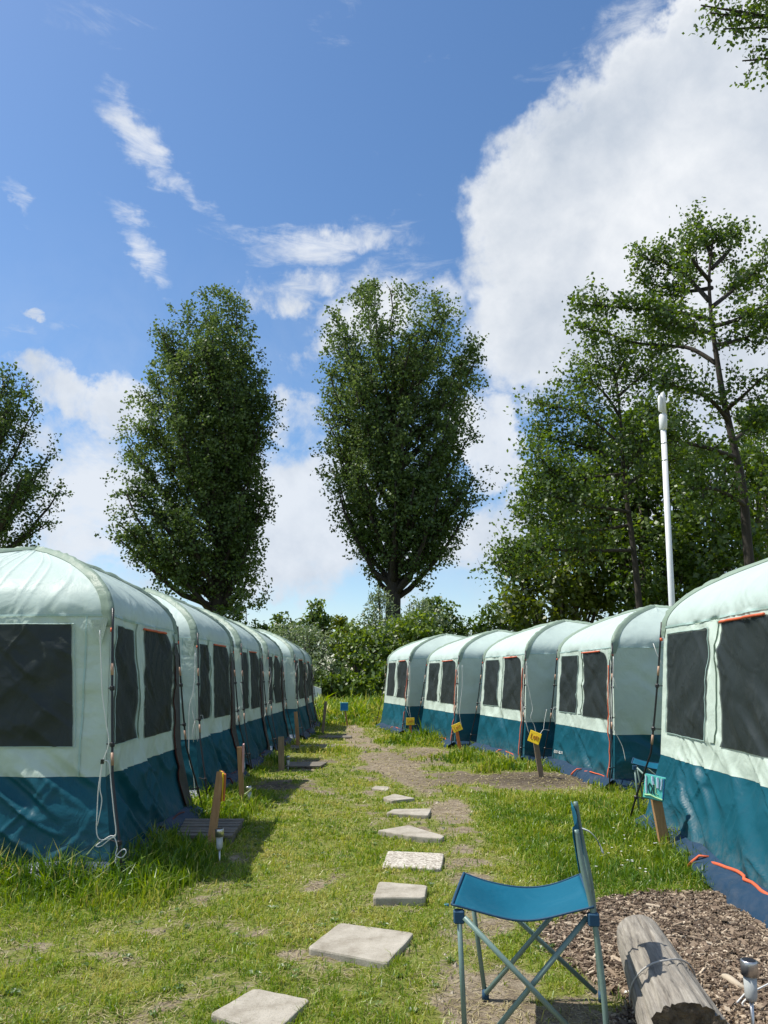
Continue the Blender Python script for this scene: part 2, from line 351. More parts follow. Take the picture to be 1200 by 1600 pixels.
# ------------------------------------------------------------------ where things stand
FRONTS_L = [((-2.04, 5.80), (-2.12, 8.05)), ((-2.20, 9.15), (-2.17, 11.25)), ((-2.2, 12.0), (-2.2, 14.1)), ((-2.2, 14.85), (-2.2, 16.95)),
            ((-2.04, 17.9), (-2.02, 20.1)), ((-2.1, 20.7), (-2.12, 23.1))]
FRONTS_R = [((2.50, 4.70), (2.62, 7.42)), ((3.02, 10.25), (2.80, 12.7)), ((2.38, 13.1), (1.95, 15.7)), ((1.52, 16.1), (.98, 18.9)), ((.60, 19.5), (.02, 22.3))]
def tent_frame(near, far, side):
    n_, f_ = Vector(near), Vector(far); d = (f_ - n_); S = d.length; d.normalize()
    nn = Vector((d.y, -d.x)) if side == 'L' else Vector((-d.y, d.x))
    return (n_ + f_) / 2 - nn * S / 2, atan2(nn.y, nn.x), S
FRAMES = [tent_frame(a, b, 'L') for a, b in FRONTS_L] + [tent_frame(a, b, 'R') for a, b in FRONTS_R]

def in_tents(x, y, margin=0.0):
    m = np.zeros(x.shape, bool)
    for c, r, S in FRAMES:
        dx, dy = x - c.x, y - c.y; u = dx * cos(r) + dy * sin(r); v = -dx * sin(r) + dy * cos(r)
        m |= (np.abs(u) < S / 2 * 1.06 + margin) & (np.abs(v) < S / 2 * 1.06 + margin)
    return m
def tent_dist(x, y):
    d0 = np.full(x.shape, 99.0)
    for c, r, S in FRAMES:
        dx, dy = x - c.x, y - c.y; u = np.abs(dx * cos(r) + dy * sin(r)) - S / 2 * 1.06; v = np.abs(-dx * sin(r) + dy * cos(r)) - S / 2 * 1.06
        d0 = np.minimum(d0, np.hypot(np.maximum(u, 0), np.maximum(v, 0)) + np.minimum(np.maximum(u, v), 0))
    return d0

# stepping stones: outline in ground metres, height, kind
SLABS = [([(326, 1584), (398, 1543), (486, 1561), (425, 1616)], .022, 'a square pale concrete slab in the grass, nearest the camera', 0),
         ([(480, 1480), (531, 1441), (648, 1457), (606, 1504)], .032, 'large square grey concrete slab left of the camping chair', 0),
         ([(582, 1402), (592, 1377), (668, 1383), (664, 1402)], .058, 'thick brown grey slab with a worn side facing the camera', 0),
         ([(597, 1353), (606, 1329), (694, 1333), (689, 1357)], .032, 'exposed pebble finish slab in the row of stepping stones', 1),
         ([(589, 1297), (638, 1289), (695, 1306), (690, 1310), (640, 1306)], .04, 'broken five sided slab beyond the pebble slab', 0),
         ([(603, 1270), (614, 1264), (674, 1263), (669, 1274)], .03, 'four sided grey slab beyond the broken slab', 0),
         ([(598, 1246), (616, 1240), (649, 1247), (612, 1251)], .03, 'small pointed stepping stone second from the far end', 0),
         ([(580, 1232), (586, 1228), (608, 1229), (606, 1235)], .02, 'smallest and farthest stepping stone of the row', 0)]
SLABP = [[G(px, py, h) for px, py in q] for q, h, _, _ in SLABS]
STEPS = [([(275, 1306), (362, 1306), (382, 1278), (290, 1278)], .09), ([(446, 1197), (500, 1197), (512, 1190), (450, 1190)], .05), ([(450, 1169), (520, 1169), (526, 1164), (456, 1164)], .04), ([(508, 1152), (548, 1152), (550, 1149), (512, 1149)], .03)]
STEPP = [[G(px, py, h) for px, py in q] for q, h in STEPS]
def sm(x, a, b):
    t = np.clip((x - a) / (b - a), 0, 1); return t * t * (3 - 2 * t)
def path_x(y): return np.interp(y, [2, 3.7, 5, 7, 9, 11, 14, 18, 22, 26], [.35, .42, .52, .66, .70, .45, -.1, -.55, -.85, -1.0])
def chips_mask(x, y):
    edge = 5.45 + (fbm(x * 2.5, y * 2.5, 5) - .5) * .5 - np.clip(1.5 - x, 0, 1) * 1.1
    return sm(edge - y, -.05, .1) * sm(x + (fbm(x * 3, y * 3, 9) - .5) * .5, .85, 1.05)
def veg(x, y):
    """0 bare .. 1 thick turf, blade height, dryness"""
    n = fbm(x * 1.7, y * 1.7, 21, 4); n2 = fbm(x * 6, y * 6, 33, 3); td = tent_dist(x, y)
    d = .74 + (n - .5) * .95 + (n2 - .5) * 1.2
    dry = .56 + (n2 - .5) * .7 + (fbm(x * .9, y * .9, 44) - .5) * .9
    lush = sm(x, .85, 1.3) * sm(y, 5.3, 5.7) * (1 - sm(y, 9.3, 10.2)); d = d + lush * .6; dry = dry - lush * .28
    wp = np.interp(y, [3, 5, 8, 11, 15, 20, 26], [.20, .15, .17, .30, .36, .30, .1])
    pd = np.abs(x - path_x(y) + (n2 - .5) * .35) / wp
    d = d - (1 - sm(pd, .3, 1.7)) * (.30 + .6 * (n2 - .3)) * (.75 + .5 * sm(y, 9, 12))
    ca = np.exp(-(((x - .55) / .5) ** 2 + ((y - 3.5) / .9) ** 2)); d = d - ca * .38
    for cx, cy, ax, ay, k in ((2.1, 11.2, 1.3, 1.0, 1.1), (.9, 13.7, .9, 1.3, .7), (.8, 15.6, .5, .8, .6), (-1.4, 10.5, .55, .55, .9), (-1.35, 13.4, .7, .45, .9), (-.95, 16.6, .7, .4, .8), (-1.0, 4.6, .6, .3, .10), (-.3, 4.4, .5, .25, .12), (-1.3, 3.6, .7, .35, .10), (-1.2, 19.2, .6, .5, .7)):
        d = d - k * np.exp(-(((x - cx) / ax) ** 2 + ((y - cy) / ay) ** 2) * 1.2)
    near_t = 1 - sm(td, .05, .55); d = d + near_t * .45 * (1 - np.exp(-(((x - 2.6) / 1.1) ** 2 + ((y - 11) / 1.0) ** 2)))
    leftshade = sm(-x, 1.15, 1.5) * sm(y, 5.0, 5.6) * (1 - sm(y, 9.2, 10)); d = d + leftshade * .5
    meadow = sm(y, 22, 26); d = d + meadow * .8
    tuft = np.zeros_like(x)
    for cx, cy, r_, k in ((.75, 17.3, .7, .9), (1.35, 13.6, .55, .8), (1.9, 12.4, .45, .6), (-1.75, 13.0, .3, .6), (-1.2, 15.2, .6, .4), (1.55, 12.0, .2, .5)):
        tuft = np.maximum(tuft, k * np.exp(-((x - cx) ** 2 + (y - cy) ** 2) / r_ ** 2))
    d = d + tuft
    h = .026 + .034 * n2 + lush * .028 + near_t * .055 * (.3 + n) * (1 - .7 * sm(x, 1, 1.5) * (1 - sm(y, 6.5, 7.5))) + leftshade * .075 + tuft * .22 + meadow * .42
    fr = sm(-x, 1.2, 1.9) * sm(y, 4.7, 5.1) * (1 - sm(y, 5.7, 6.0)); h = h + fr * .05 * n2; d = d + fr * .5
    fl = sm(x, 1.9, 2.3) * sm(y, 5.5, 6.2) * (1 - sm(y, 8.5, 9.5)); h = h + fl * .02
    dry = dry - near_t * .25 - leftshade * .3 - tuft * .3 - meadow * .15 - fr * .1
    pf = np.exp(-(((x + 1.68) / .42) ** 2 + ((y - 7.55) / .55) ** 2)); h = h * (1 - .72 * pf)
    c = chips_mask(x, y); d = d * (1 - c)
    return np.clip(d, 0, 1.2), h, np.clip(dry, 0, 1), c

# ------------------------------------------------------------------ ground
def ground_z(x, y):
    near = 1 - sm(y, 30, 60)
    return ((fbm(x * 1.3, y * 1.3, 71, 4) - .5) * .05 + (fbm(x * 9, y * 9, 72, 3) - .5) * .022 * (1 - sm(y, 9, 14))) * near
def build_ground():
    def axis(lo, hi, fine, far, n_far):
        a = np.arange(lo, hi, fine); out = [hi + (far - hi) * (i / n_far) ** 2.6 for i in range(1, n_far + 1)]
        return a, np.array(out)
    ya, yb = axis(1.5, 12, .045, 900, 130); xa, xb = axis(-3.6, 3.6, .045, 700, 60)
    ys = np.concatenate([[-60, -20, -5, 0, .8], ya, yb]); xs = np.concatenate([-xb[::-1], xa, xb])
    X, Y = np.meshgrid(xs, ys); Z = ground_z(X, Y)
    d, h, dry, c = veg(X, Y)
    nx, ny = len(xs), len(ys); idx = np.arange(nx * ny).reshape(ny, nx)
    Fc = np.stack([idx[:-1, :-1], idx[:-1, 1:], idx[1:, 1:], idx[1:, :-1]], -1).reshape(-1, 4)
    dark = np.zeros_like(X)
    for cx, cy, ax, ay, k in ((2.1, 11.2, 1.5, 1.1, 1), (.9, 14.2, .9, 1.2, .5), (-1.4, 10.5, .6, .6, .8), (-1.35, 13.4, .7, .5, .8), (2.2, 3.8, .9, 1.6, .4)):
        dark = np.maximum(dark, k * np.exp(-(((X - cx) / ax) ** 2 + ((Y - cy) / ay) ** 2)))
    m, N, L = mat_new('ground_soil_and_turf'); o = N.new('ShaderNodeOutputMaterial'); b = N.new('ShaderNodeBsdfPrincipled'); L.new(b.outputs[0], o.inputs[0])
    v = coord(N, L, 'Object')
    def A(nm): q = N.new('ShaderNodeAttribute'); q.attribute_name = nm; return q.outputs['Fac']
    sandy = ramp(N, L, nz(N, L, 9, 9, .7, v), [(.3, (.19, .145, .095)), (.5, (.32, .26, .18)), (.72, (.47, .40, .29))])
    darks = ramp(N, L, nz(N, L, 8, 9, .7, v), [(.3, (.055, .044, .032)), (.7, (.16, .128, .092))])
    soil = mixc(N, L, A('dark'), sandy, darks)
    crumbs = ramp(N, L, nz(N, L, 70, 4, .6, v), [(.35, (.45, .45, .45)), (.6, (1, 1, 1))])
    mm = N.new('ShaderNodeMix'); mm.data_type = 'RGBA'; mm.blend_type = 'MULTIPLY'; mm.inputs[0].default_value = .8; L.new(soil, mm.inputs[6]); L.new(crumbs, mm.inputs[7]); soil = mm.outputs[2]
    turf = ramp(N, L, nz(N, L, 55, 7, .75, v), [(.3, (.07, .095, .016)), (.5, (.18, .205, .04)), (.7, (.32, .31, .11))])
    mask = N.new('ShaderNodeMath'); mask.operation = 'MULTIPLY_ADD'; L.new(nz(N, L, 30, 5, .7, v), mask.inputs[0]); mask.inputs[1].default_value = .9; L.new(A('veg'), mask.inputs[2])
    mk = ramp(N, L, mask.outputs[0], [(.80, (0, 0, 0)), (1.15 / 1.2, (1, 1, 1))])
    col = mixc(N, L, mk, soil, turf)
    chip = ramp(N, L, nz(N, L, 60, 6, .7, v), [(.35, (.05, .033, .02)), (.6, (.17, .115, .07)), (.75, (.32, .24, .16))])
    col = mixc(N, L, A('chip'), col, chip)
    L.new(col, b.inputs['Base Color']); b.inputs['Roughness'].default_value = .95; b.inputs['Specular IOR Level'].default_value = .15
    bp = N.new('ShaderNodeBump'); bp.inputs['Strength'].default_value = .8; bp.inputs['Distance'].default_value = .03; L.new(nz(N, L, 38, 8, .7, v), bp.inputs['Height']); L.new(bp.outputs[0], b.inputs['Normal'])
    me = npmesh('ground', np.stack([X, Y, Z], -1), Fc, m, {'veg': ('POINT', d.ravel()), 'chip': ('POINT', c.ravel()), 'dark': ('POINT', dark.ravel())}, True)
    tag(link('ground', me), kind='structure')
build_ground()

# ------------------------------------------------------------------ tents
ZB, ZS, ZE, ZC = .03, .69, 1.87, 2.55       # base, teal seam, eave, crown
class Shell:
    def __init__(s, S, seed, flare=1.06, lean=0.0):
        s.S, s.seed, s.flare = S, seed, flare
    def half(s, z):
        h = s.S / 2; return h * np.interp(z, [0, ZS, ZE], [s.flare + .02, 1.01, .94])
    def pt(s, k, u, t, off=0.0):
        """k face, u -1..1, t height in metres up to ZE, then 0..1 above for the roof"""
        u = np.asarray(u, float); t = np.asarray(t, float); u, t = np.broadcast_arrays(u, t)
        th = np.clip((t - ZE), 0, 1) * pi / 2; roof = t > ZE
        a = np.where(roof, s.half(ZE) * np.cos(th) ** 1.75, s.half(np.minimum(t, ZE)))
        z = np.where(roof, ZE + (ZC - ZE) * np.sin(th), t)
        nx = np.where(roof, np.cos(th), 1.0); nzz = np.where(roof, np.sin(th), .03)
        um = u * s.S / 2; sd = s.seed * 13 + k * 101
        pin = 1 - np.abs(u) ** 5
        f1 = vn((um * .62 + z * .78) * 6.5, (z * .62 - um * .78) * 1.5, sd); f2 = vn((um * .5 - z * .86) * 6.0, (z * .5 + um * .86) * 1.4, sd + 1)
        f3 = vn(um * 1.6, z * 1.6, sd + 2); f4 = vn(um * 20 + f3 * 3, z * 2.4, sd + 3); f5 = vn(um * 3, z * 24 + f3 * 4, sd + 4)
        low = 1 - sm(t, ZS - .04, ZS + .1); wall = (1 - low) * np.where(roof, 0, 1); rf = np.where(roof, 1, 0)
        seamd = np.exp(-((t - ZS) / .16) ** 2)
        ridge = (1 - np.abs(2 * f1 - 1)) ** 2
        g1 = vn((um * .55 + z * .83) * 9 + f3 * 2, (z * .55 - um * .83) * 1.1, sd + 7); g2 = vn((um * .8 - z * .6) * 8 + f3 * 2, (z * .8 + um * .6) * 1.0, sd + 8)
        crease = np.exp(-((g1 - .5) / .05) ** 2) * f2 + np.exp(-((g2 - .5) / .05) ** 2) * f1
        dsp = low * (.075 * (f1 - .5) + .050 * (ridge - .4) + .035 * (f2 - .5) + .03 * (f3 - .5)) \
            + wall * (.034 * (f1 - .5) + .018 * (ridge - .4) + .026 * (f2 - .5) + .03 * (f3 - .5)) + rf * (.018 * (f1 - .5) + .012 * (f2 - .5) + .03 * (f3 - .5)) * np.clip(1 - (t - ZE), 0, 1)
        dsp = dsp + crease * (.024 * low + .012 * wall + .010 * rf) + seamd * .022 * (f4 - .5) + (.020 * (f5 - .5)) * sm(np.abs(u), .72, .92) * (wall + .6 * low)
        dsp = dsp + np.exp(-((t - ZE + .02) / .09) ** 2) * .022 * (f4 - .5)
        sag = -.035 * (1 - u * u) * np.where(roof, np.clip(1 - (t - ZE), 0, 1), 1)
        d = (dsp * pin + sag) + off
        x = a + d * nx; y = u * a * (1 - .012 * (1 - np.abs(u)) * 0); z = z + d * nzz
        # scalloped roof edges: cloth pulled in between the poles near the corners
        c, sn = cos(k * pi / 2), sin(k * pi / 2)
        return np.stack([x * c - y * sn, x * sn + y * c, z], -1)
    def panel(s, k, u0, u1, t0, t1, nu, nt, off=0, shape=None):
        tt = np.linspace(t0, t1, nt + 1); uu = np.linspace(0, 1, nu + 1); U, T = np.meshgrid(uu, tt)
        lo, hi = (np.full_like(T, u0), np.full_like(T, u1)) if shape is None else shape(T)
        P = s.pt(k, lo + (hi - lo) * U, T, off)
        i = np.arange((nu + 1) * (nt + 1)).reshape(nt + 1, nu + 1)
        Fc = np.stack([i[:-1, :-1], i[:-1, 1:], i[1:, 1:], i[1:, :-1]], -1).reshape(-1, 4)
        return P.reshape(-1, 3), Fc
    def line(s, k, us, ts, off): return [Vector(p) for p in s.pt(k, np.array(us, float), np.array(ts, float), off)]

def build_tent(i, frame, label, group, seed, res, flare=1.06, extra=None, w1=(-.87, -.26), w2=(-.02, .80)):
    c, rz, S = frame
    root = empty('dome_tent', (c.x, c.y, 0), rz, label, 'tent', group)
    sh = Shell(S, seed, flare)
    def P(name, mat, k, u0, u1, t0, t1, nu, nt, off=0, shape=None):
        V, Fc = sh.panel(k, u0, u1, t0, t1, nu, nt, off, shape); return link(name, npmesh(name, V, Fc, MT[mat], None, True), root)
    for k in range(4):
        q = res if k in (0, 1, 3) else max(10, res // 3)
        P('lower_wall_panel', 'teal', k, -1, 1, ZB, ZS, q, int(q * .5))
        P('wall_panel', 'mint', k, -1, 1, ZS + .001, ZE, q, int(q * .75), .002)
        P('roof_panel', 'roof', k, -1, 1, ZE, ZE + 1, q, int(q * .5), .002)
    # mesh windows
    ph = seed * 1.7
    def rect(u0, u1, z0, z1, r_tl=.03, r_tr=.03, wob=.012):
        def f(T):
            lo = u0 + wob * np.sin(T * 5 + ph) + 0 * T; hi = u1 + wob * np.sin(T * 6.3 + ph * 2) + 0 * T
            dl = np.clip(T - (z1 - r_tl), 0, r_tl) / r_tl; dr = np.clip(T - (z1 - r_tr), 0, r_tr) / r_tr
            lo = lo + (1 - np.sqrt(np.clip(1 - dl ** 2, 0, 1))) * r_tl / (S / 2); hi = hi - (1 - np.sqrt(np.clip(1 - dr ** 2, 0, 1))) * r_tr / (S / 2)
            return lo, hi
        return f
    wn = max(8, res // 3)
    P('mesh_window', 'mesh', 0, 0, 0, .90, 1.80, wn, wn * 2, .012, rect(w1[0], w1[1], .90, 1.80))
    door = P('mesh_window', 'mesh', 0, 0, 0, .88, 1.82, wn, wn * 2, .012, rect(w2[0], w2[1], .88, 1.82, .03, .20))
    tag(door, 'mesh window in the zipped door')
    for k in (1, 3): P('mesh_window', 'mesh', k, 0, 0, .90, 1.80, wn * 2, wn * 2, .012, (lambda T: (-.72 - (1.8 - T) * .07 + 0 * T, .72 + (1.8 - T) * .07 + 0 * T))) if k == 3 or extra == 'L' else None
    if res > 40:
        for k_, a_, b_, z0_, z1_ in ((0, w1[0], w1[1], .90, 1.80),) + (((3, -.755, .755, .90, 1.80),) if extra == 'L' else ((3, -.755, .755, .90, 1.80),)):
            uu_ = np.concatenate([np.linspace(a_, b_, 20), np.full(20, b_), np.linspace(b_, a_, 20), np.full(20, a_)]); zz_ = np.concatenate([np.full(20, z0_), np.linspace(z0_, z1_, 20), np.full(20, z1_), np.linspace(z1_, z0_, 20)])
            if k_ == 3: uu_ = uu_ / .755 * (.74 + (1.8 - zz_) * .07)
            MB().tube(sh.line(k_, uu_, zz_, .014), .0035, 4).build('window_seam', MT['seam'], root)
    # orange rim, zip and hem of the door
    zr = MB()
    us = np.linspace(w2[0] - .02, w2[1] - .18, 12); zr.tube(sh.line(0, us, 1.825 + 0 * us, .018), .011, 6)
    zr.build('door_trim', MT['orange'], root, True)
    zw = .012 if i == 6 else .008; zp = MB(); ts = np.linspace(.10, 1.62, 26); zp.tube(sh.line(0, .875 - .03 * np.sin(ts * 2.2) , ts, .022), zw, 6)
    us = np.linspace(.87, .10, 18); zp.tube(sh.line(0, us, .085 + .05 * np.sin(np.linspace(0, 3.1, 18)), .03), zw, 6)
    e = sh.line(0, [.10], [.12], .03)[0]; zp.tube([e, e + Vector((.06, -.03, .0)), e + Vector((.10, -.07, -.05)), e + Vector((.13, -.08, -.09))], [.008, .009, .012, .014], 6)
    zp.build('door_zip', MT['orange' if extra != 'L' else 'shaded_orange'], root, True)
    if extra == 'L':
        V, Fc = sh.panel(0, .84, 1.0, .06, 1.74, 6, 20, .032); link('zip_flap', npmesh('zip_flap', V, Fc, MT['flap'], None, True), root)  # zip flap widened on the left row, the black also standing in for shade
    else:
        V, Fc = sh.panel(0, .905, .945, .06, 1.70, 2, 20, .026); link('zip_flap', npmesh('zip_flap', V, Fc, MT['flap'], None, True), root)
    P('door_strip', 'mint', 0, w1[1] + .06, w2[0] - .06, .90, 1.86, 3, 18, .016)
    # groundsheet lip on all sides
    gv, gf = [], []
    for k in range(4):
        us = np.linspace(-1, 1, 40); a = sh.pt(k, us, .14 + .03 * (vn(us * 4, us * 0, seed + k) - .5), .012)
        out = sh.pt(k, us * 1.0, .10, .10 + .06 * (vn(us * 3, us * 0 + 3, seed * 3 + k) - .2)); out[:, 2] = .045 + .05 * vn(us * 5, us * 0 + 7, seed + 5 * k)
        o2 = out.copy(); nrm = np.array([cos(k * pi / 2), sin(k * pi / 2), 0]); o2 = out + nrm * .035; o2[:, 2] = .005
        n0 = len(gv); gv += list(a) + list(out) + list(o2)
        for r_ in range(2):
            for j in range(39): gf.append((n0 + r_ * 40 + j, n0 + (r_ + 1) * 40 + j, n0 + (r_ + 1) * 40 + j + 1, n0 + r_ * 40 + j + 1))
    link('groundsheet', npmesh('groundsheet', np.array(gv), np.array(gf), MT['ground_sheet'], None, True), root)
    # four poles, sleeves over the roof, clips, ferrules
    for k in range(4):
        ang = k * pi / 2 + pi / 4; dg = Vector((cos(ang), sin(ang), 0))
        def corner(t, off):
            return Vector(sh.pt(k, np.array([1.0]), np.array([t]))[0]) + dg * off
        foot = .17 if k in (0, 3) else .12
        zs = [0.0, .3, .7, 1.1, 1.5, 1.75, 1.92]
        pts = []
        for z in zs:
            p = corner(max(z, .0), .035 + (foot - .035) * (1 - z / 1.92) ** 1.6); p.z = z - (.06 if z == 0 else 0); pts.append(p)
        MB().tube(pts, .0095, 8).build('pole', MT['black_plastic'], root, True)
        if res >= 30 and k in (0, 3):
            for z in (1.46, .82):
                j0 = [q for q in range(len(zs) - 1) if zs[q] <= z <= zs[q + 1]][0]; f_ = (z - zs[j0]) / (zs[j0 + 1] - zs[j0]); p = pts[j0].lerp(pts[j0 + 1], f_); dd = (pts[j0 + 1] - pts[j0]).normalized()
                MB().tube([p - dd * .045, p + dd * .045], .0115, 8).build('ferrule', MT['ferrule'], root, True)
        if k in (0, 3) or res > 40:
            for z in (.28, .92, 1.32):
                j0 = [q for q in range(len(zs) - 1) if zs[q] <= z <= zs[q + 1]][0]; f_ = (z - zs[j0]) / (zs[j0 + 1] - zs[j0]); p = pts[j0].lerp(pts[j0 + 1], f_); cn = corner(z, 0)
                b_ = MB(); b_.box(p, (.032, .03, .035), Matrix.Rotation(ang, 3, 'Z'), .006); b_.tube([p, cn], .005, 5); b_.build('pole_clip', MT['black_plastic'], root)
        # sleeve
        ns = 44; tt = np.concatenate([np.linspace(ZE - .09, ZE, 5), ZE + np.linspace(.02, 1, ns)])
        w = .072
        rows = []
        for j, t in enumerate(tt):
            A_ = sh.half(ZE) * cos(max(0, t - ZE) * pi / 2) ** 1.75 if t > ZE else sh.half(t)
            du = min(w / max(A_, .02), 1.0) * (.45 + .55 * min(1, j / 5))
            pl = sh.pt(k, np.array([1 - du]), np.array([t]), .008)[0]; pr = sh.pt((k + 1) % 4, np.array([-1 + du]), np.array([t]), .008)[0]
            pc = sh.pt(k, np.array([1.0]), np.array([t]), 0)[0]; th = max(0, t - ZE) * pi / 2
            nrm = np.array([dg.x * cos(th), dg.y * cos(th), sin(th)]); puck = .022 * (vn(np.array([j * .9]), np.array([k * 3.0 + seed]), seed)[0] - .5)
            pc = pc + nrm * (.034 + puck); rows.append([pl, pl * .45 + pc * .55 + nrm * (.006 + puck * .8), pc, pr * .45 + pc * .55 + nrm * (.006 - puck * .8), pr])
        V = np.array(rows).reshape(-1, 3); i_ = np.arange(len(V)).reshape(-1, 5)
        Fc = np.stack([i_[:-1, :-1], i_[:-1, 1:], i_[1:, 1:], i_[1:, :-1]], -1).reshape(-1, 4)
        link('pole_sleeve', npmesh('pole_sleeve', V, Fc, MT['sleeve'], None, True), root)
        p = corner(ZE - .10, .03); MB().tube([p, p - Vector((0, 0, .03))], .014, 8).build('sleeve_tip', MT['orange'], root, True)
        # guy line hanging slack from the eave tab
        if (k in (0, 3)) and i != 0:
            uu = .93 if k == 0 else -.93
            kk = 3 if ((extra == 'L') == (k == 3)) else 0
            t0 = corner(1.72, .05); pts2 = []
            for q in range(13):
                f_ = q / 12; pts2.append(t0 + Vector((0, 0, -1.05 * f_)) + dg * (.05 * sin(f_ * 3 + seed)) + Vector((.03 * sin(f_ * 9 + seed * k), .03 * cos(f_ * 7 + seed), 0)))
            end = pts2[-1]
            for q in range(1, 8): pts2.append(end + Vector((.05 * sin(q * .8), .05 * cos(q * .8 + seed), .30 * sin(q * .45))))
            MB().tube(pts2, .0035, 5).build('guy_rope', MT['rope'], root, True)
    for k in (0, 3):
        p = sh.line(k, [.95], [1.62], .05)[0]; q = sh.line(k, [.86], [1.83], .02)[0]; r_ = sh.line(k, [.99], [1.84], .02)[0]
        MB().add([q, r_, p], [(0, 1, 2), (2, 1, 0)]).build('eave_tab', MT['mint'], root)
    # stitched seams along the eaves and beside the windows
    for k in (0, 3, 1):
        V1, F1 = sh.panel(k, -.97, .97, ZE - .012, ZE + .004, 60, 1, .009); link('seam', npmesh('seam', V1, F1, MT['seam'], None, True), root)
        if k == 3:
            for u_ in (-.83, .83): V1, F1 = sh.panel(k, u_ - .006, u_ + .006, ZS, ZE, 1, 40, .008); link('seam', npmesh('seam', V1, F1, MT['seam'], None, True), root)
    return root, sh

LL = ['nearest left tent, its large dark mesh end window facing the camera', 'second nearest tent of the left row, behind the leaning pine stake',
      'third tent of the left row, beside the short thick stake', 'fourth tent of the left row, mostly hidden by the third', 'fifth left tent, a stake before its creased end wall',
      'last tent at the far end of the left row by the bushes']
LR = ['nearest right tent, orange door hem by the wood chips', 'second right tent, below the white post, chair beside it',
      'third right tent, behind the grey brown stake\'s yellow sign', 'fourth right tent, beside the sharply tilted yellow sign', 'farthest right tent, behind the upright yellow sign']
RES = [130, 80, 44, 30, 30, 18, 130, 54, 48, 36, 30]
TROOT = []
for i, (fr, lab) in enumerate(zip(FRAMES, LL + LR)):
    side = 'L' if i < 6 else 'R'
    root, sh = build_tent(i, fr, 'mint and teal ' + lab, 'mint and teal dome tents in two rows', i + 3, RES[i], 1.12 if i == 6 else (1.12 if i < 6 else 1.06), side, *(((-.90, -.17), (.03, .84)) if i == 6 else ()))
    if i in (7, 8, 9): root.scale = (1, 1, .962)
    TROOT.append((root, sh))

# tangled white cord on the corner of the nearest left tent
root, sh = TROOT[0]
def w2l(root, p):
    r = root.rotation_euler[2]; d = Vector(p) - root.location; return Vector((d.x * cos(-r) - d.y * sin(-r), d.x * sin(-r) + d.y * cos(-r), d.z))
def cord(px, Y, rad=.0035, jit=.0):
    pts = [at(a, b, Y + jit * sin(i * 1.3)) for i, (a, b) in enumerate(px)]
    out = []
    for i in range(len(pts) - 1):
        p0, p1, p2, p3 = pts[max(i - 1, 0)], pts[i], pts[i + 1], pts[min(i + 2, len(pts) - 1)]
        for k in range(5):
            t = k / 5; out.append(.5 * ((2 * p1) + (-p0 + p2) * t + (2 * p0 - 5 * p1 + 4 * p2 - p3) * t * t + (-p0 + 3 * p1 - 3 * p2 + p3) * t ** 3))
    return out + [pts[-1]]
rp = MB()
for pl in ([(156, 985), (158, 1040), (160, 1085), (166, 1130), (170, 1160), (162, 1186), (160, 1190)],
           [(160, 1192), (154, 1230), (152, 1265), (151, 1300), (157, 1312), (170, 1310), (181, 1304), (178, 1270), (174, 1230), (170, 1192), (162, 1190)],
           [(181, 1304), (168, 1314), (158, 1322), (150, 1322), (160, 1314), (176, 1306), (183, 1322), (181, 1336), (190, 1340), (197, 1332), (194, 1327), (186, 1332), (180, 1345), (186, 1362), (181, 1385)],
           [(160, 1190), (156, 1230), (159, 1252), (152, 1290)]):
    rp.tube([w2l(root, p) for p in cord(pl, 5.58)], .0038, 6)
rp.build('guy_rope', MT['rope'], root, True)
MB().box(w2l(root, at(160, 1190, 5.58)), (.02, .02, .03)).build('cord_runner', MT['black_plastic'], root)

def ropes(ti, Y, lines):
    root = TROOT[ti][0]
    for pl in lines: MB().tube([w2l(root, p) for p in cord(pl, Y)], .0045, 5).build('guy_rope', MT['rope'], root, True)
ropes(8, 12.75, [[(823, 1034), (824, 1060), (828, 1082), (832, 1104), (829, 1118), (835, 1132), (838, 1148)], [(826, 1143), (821, 1122), (816, 1100), (815, 1085)], [(838, 1150), (845, 1143), (849, 1138), (858, 1139)], [(849, 1138), (851, 1122), (854, 1105)]])
ropes(7, 10.05, [[(958, 1018), (957, 1060), (955, 1110), (960, 1138), (966, 1150), (973, 1166), (977, 1186)]])
ropes(10, 19.1, [[(640, 1033), (641, 1060), (639, 1100), (642, 1122)], [(634, 1105), (640, 1120)]])
ropes(9, 15.8, [[(722, 1034), (722, 1070), (718, 1110), (721, 1132)]])
ropes(1, 8.9, [[(305, 1020), (304, 1060), (301, 1085), (296, 1105), (295, 1150), (296, 1190), (302, 1210), (304, 1240), (301, 1262)]])
def text_mesh(txt, size, ext=.002):
    cu = bpy.data.curves.new('lettering', 'FONT'); cu.body = txt; cu.size = size; cu.extrude = ext; cu.resolution_u = 2
    o = bpy.data.objects.new('lettering', cu); C.objects.link(o)
    dg = bpy.context.evaluated_depsgraph_get(); me = bpy.data.meshes.new_from_object(o.evaluated_get(dg)); C.objects.unlink(o); bpy.data.objects.remove(o); return me
for ti, ww in ((6, .30), (7, .28)):
    root, sh = TROOT[ti]; me = text_mesh('QUECHUA', .062); me.materials.clear(); me.materials.append(MT['rope'])
    n = len(me.vertices); co = np.zeros(n * 3); me.vertices.foreach_get('co', co); co = co.reshape(-1, 3)
    u = -.90 + co[:, 0] / (sh.S / 2); z = .235 + co[:, 1]; P_ = sh.pt(0, u, z, .012 + co[:, 2]); me.vertices.foreach_set('co', P_.astype(np.float32).ravel()); me.update()
    link('lettering', me, root)

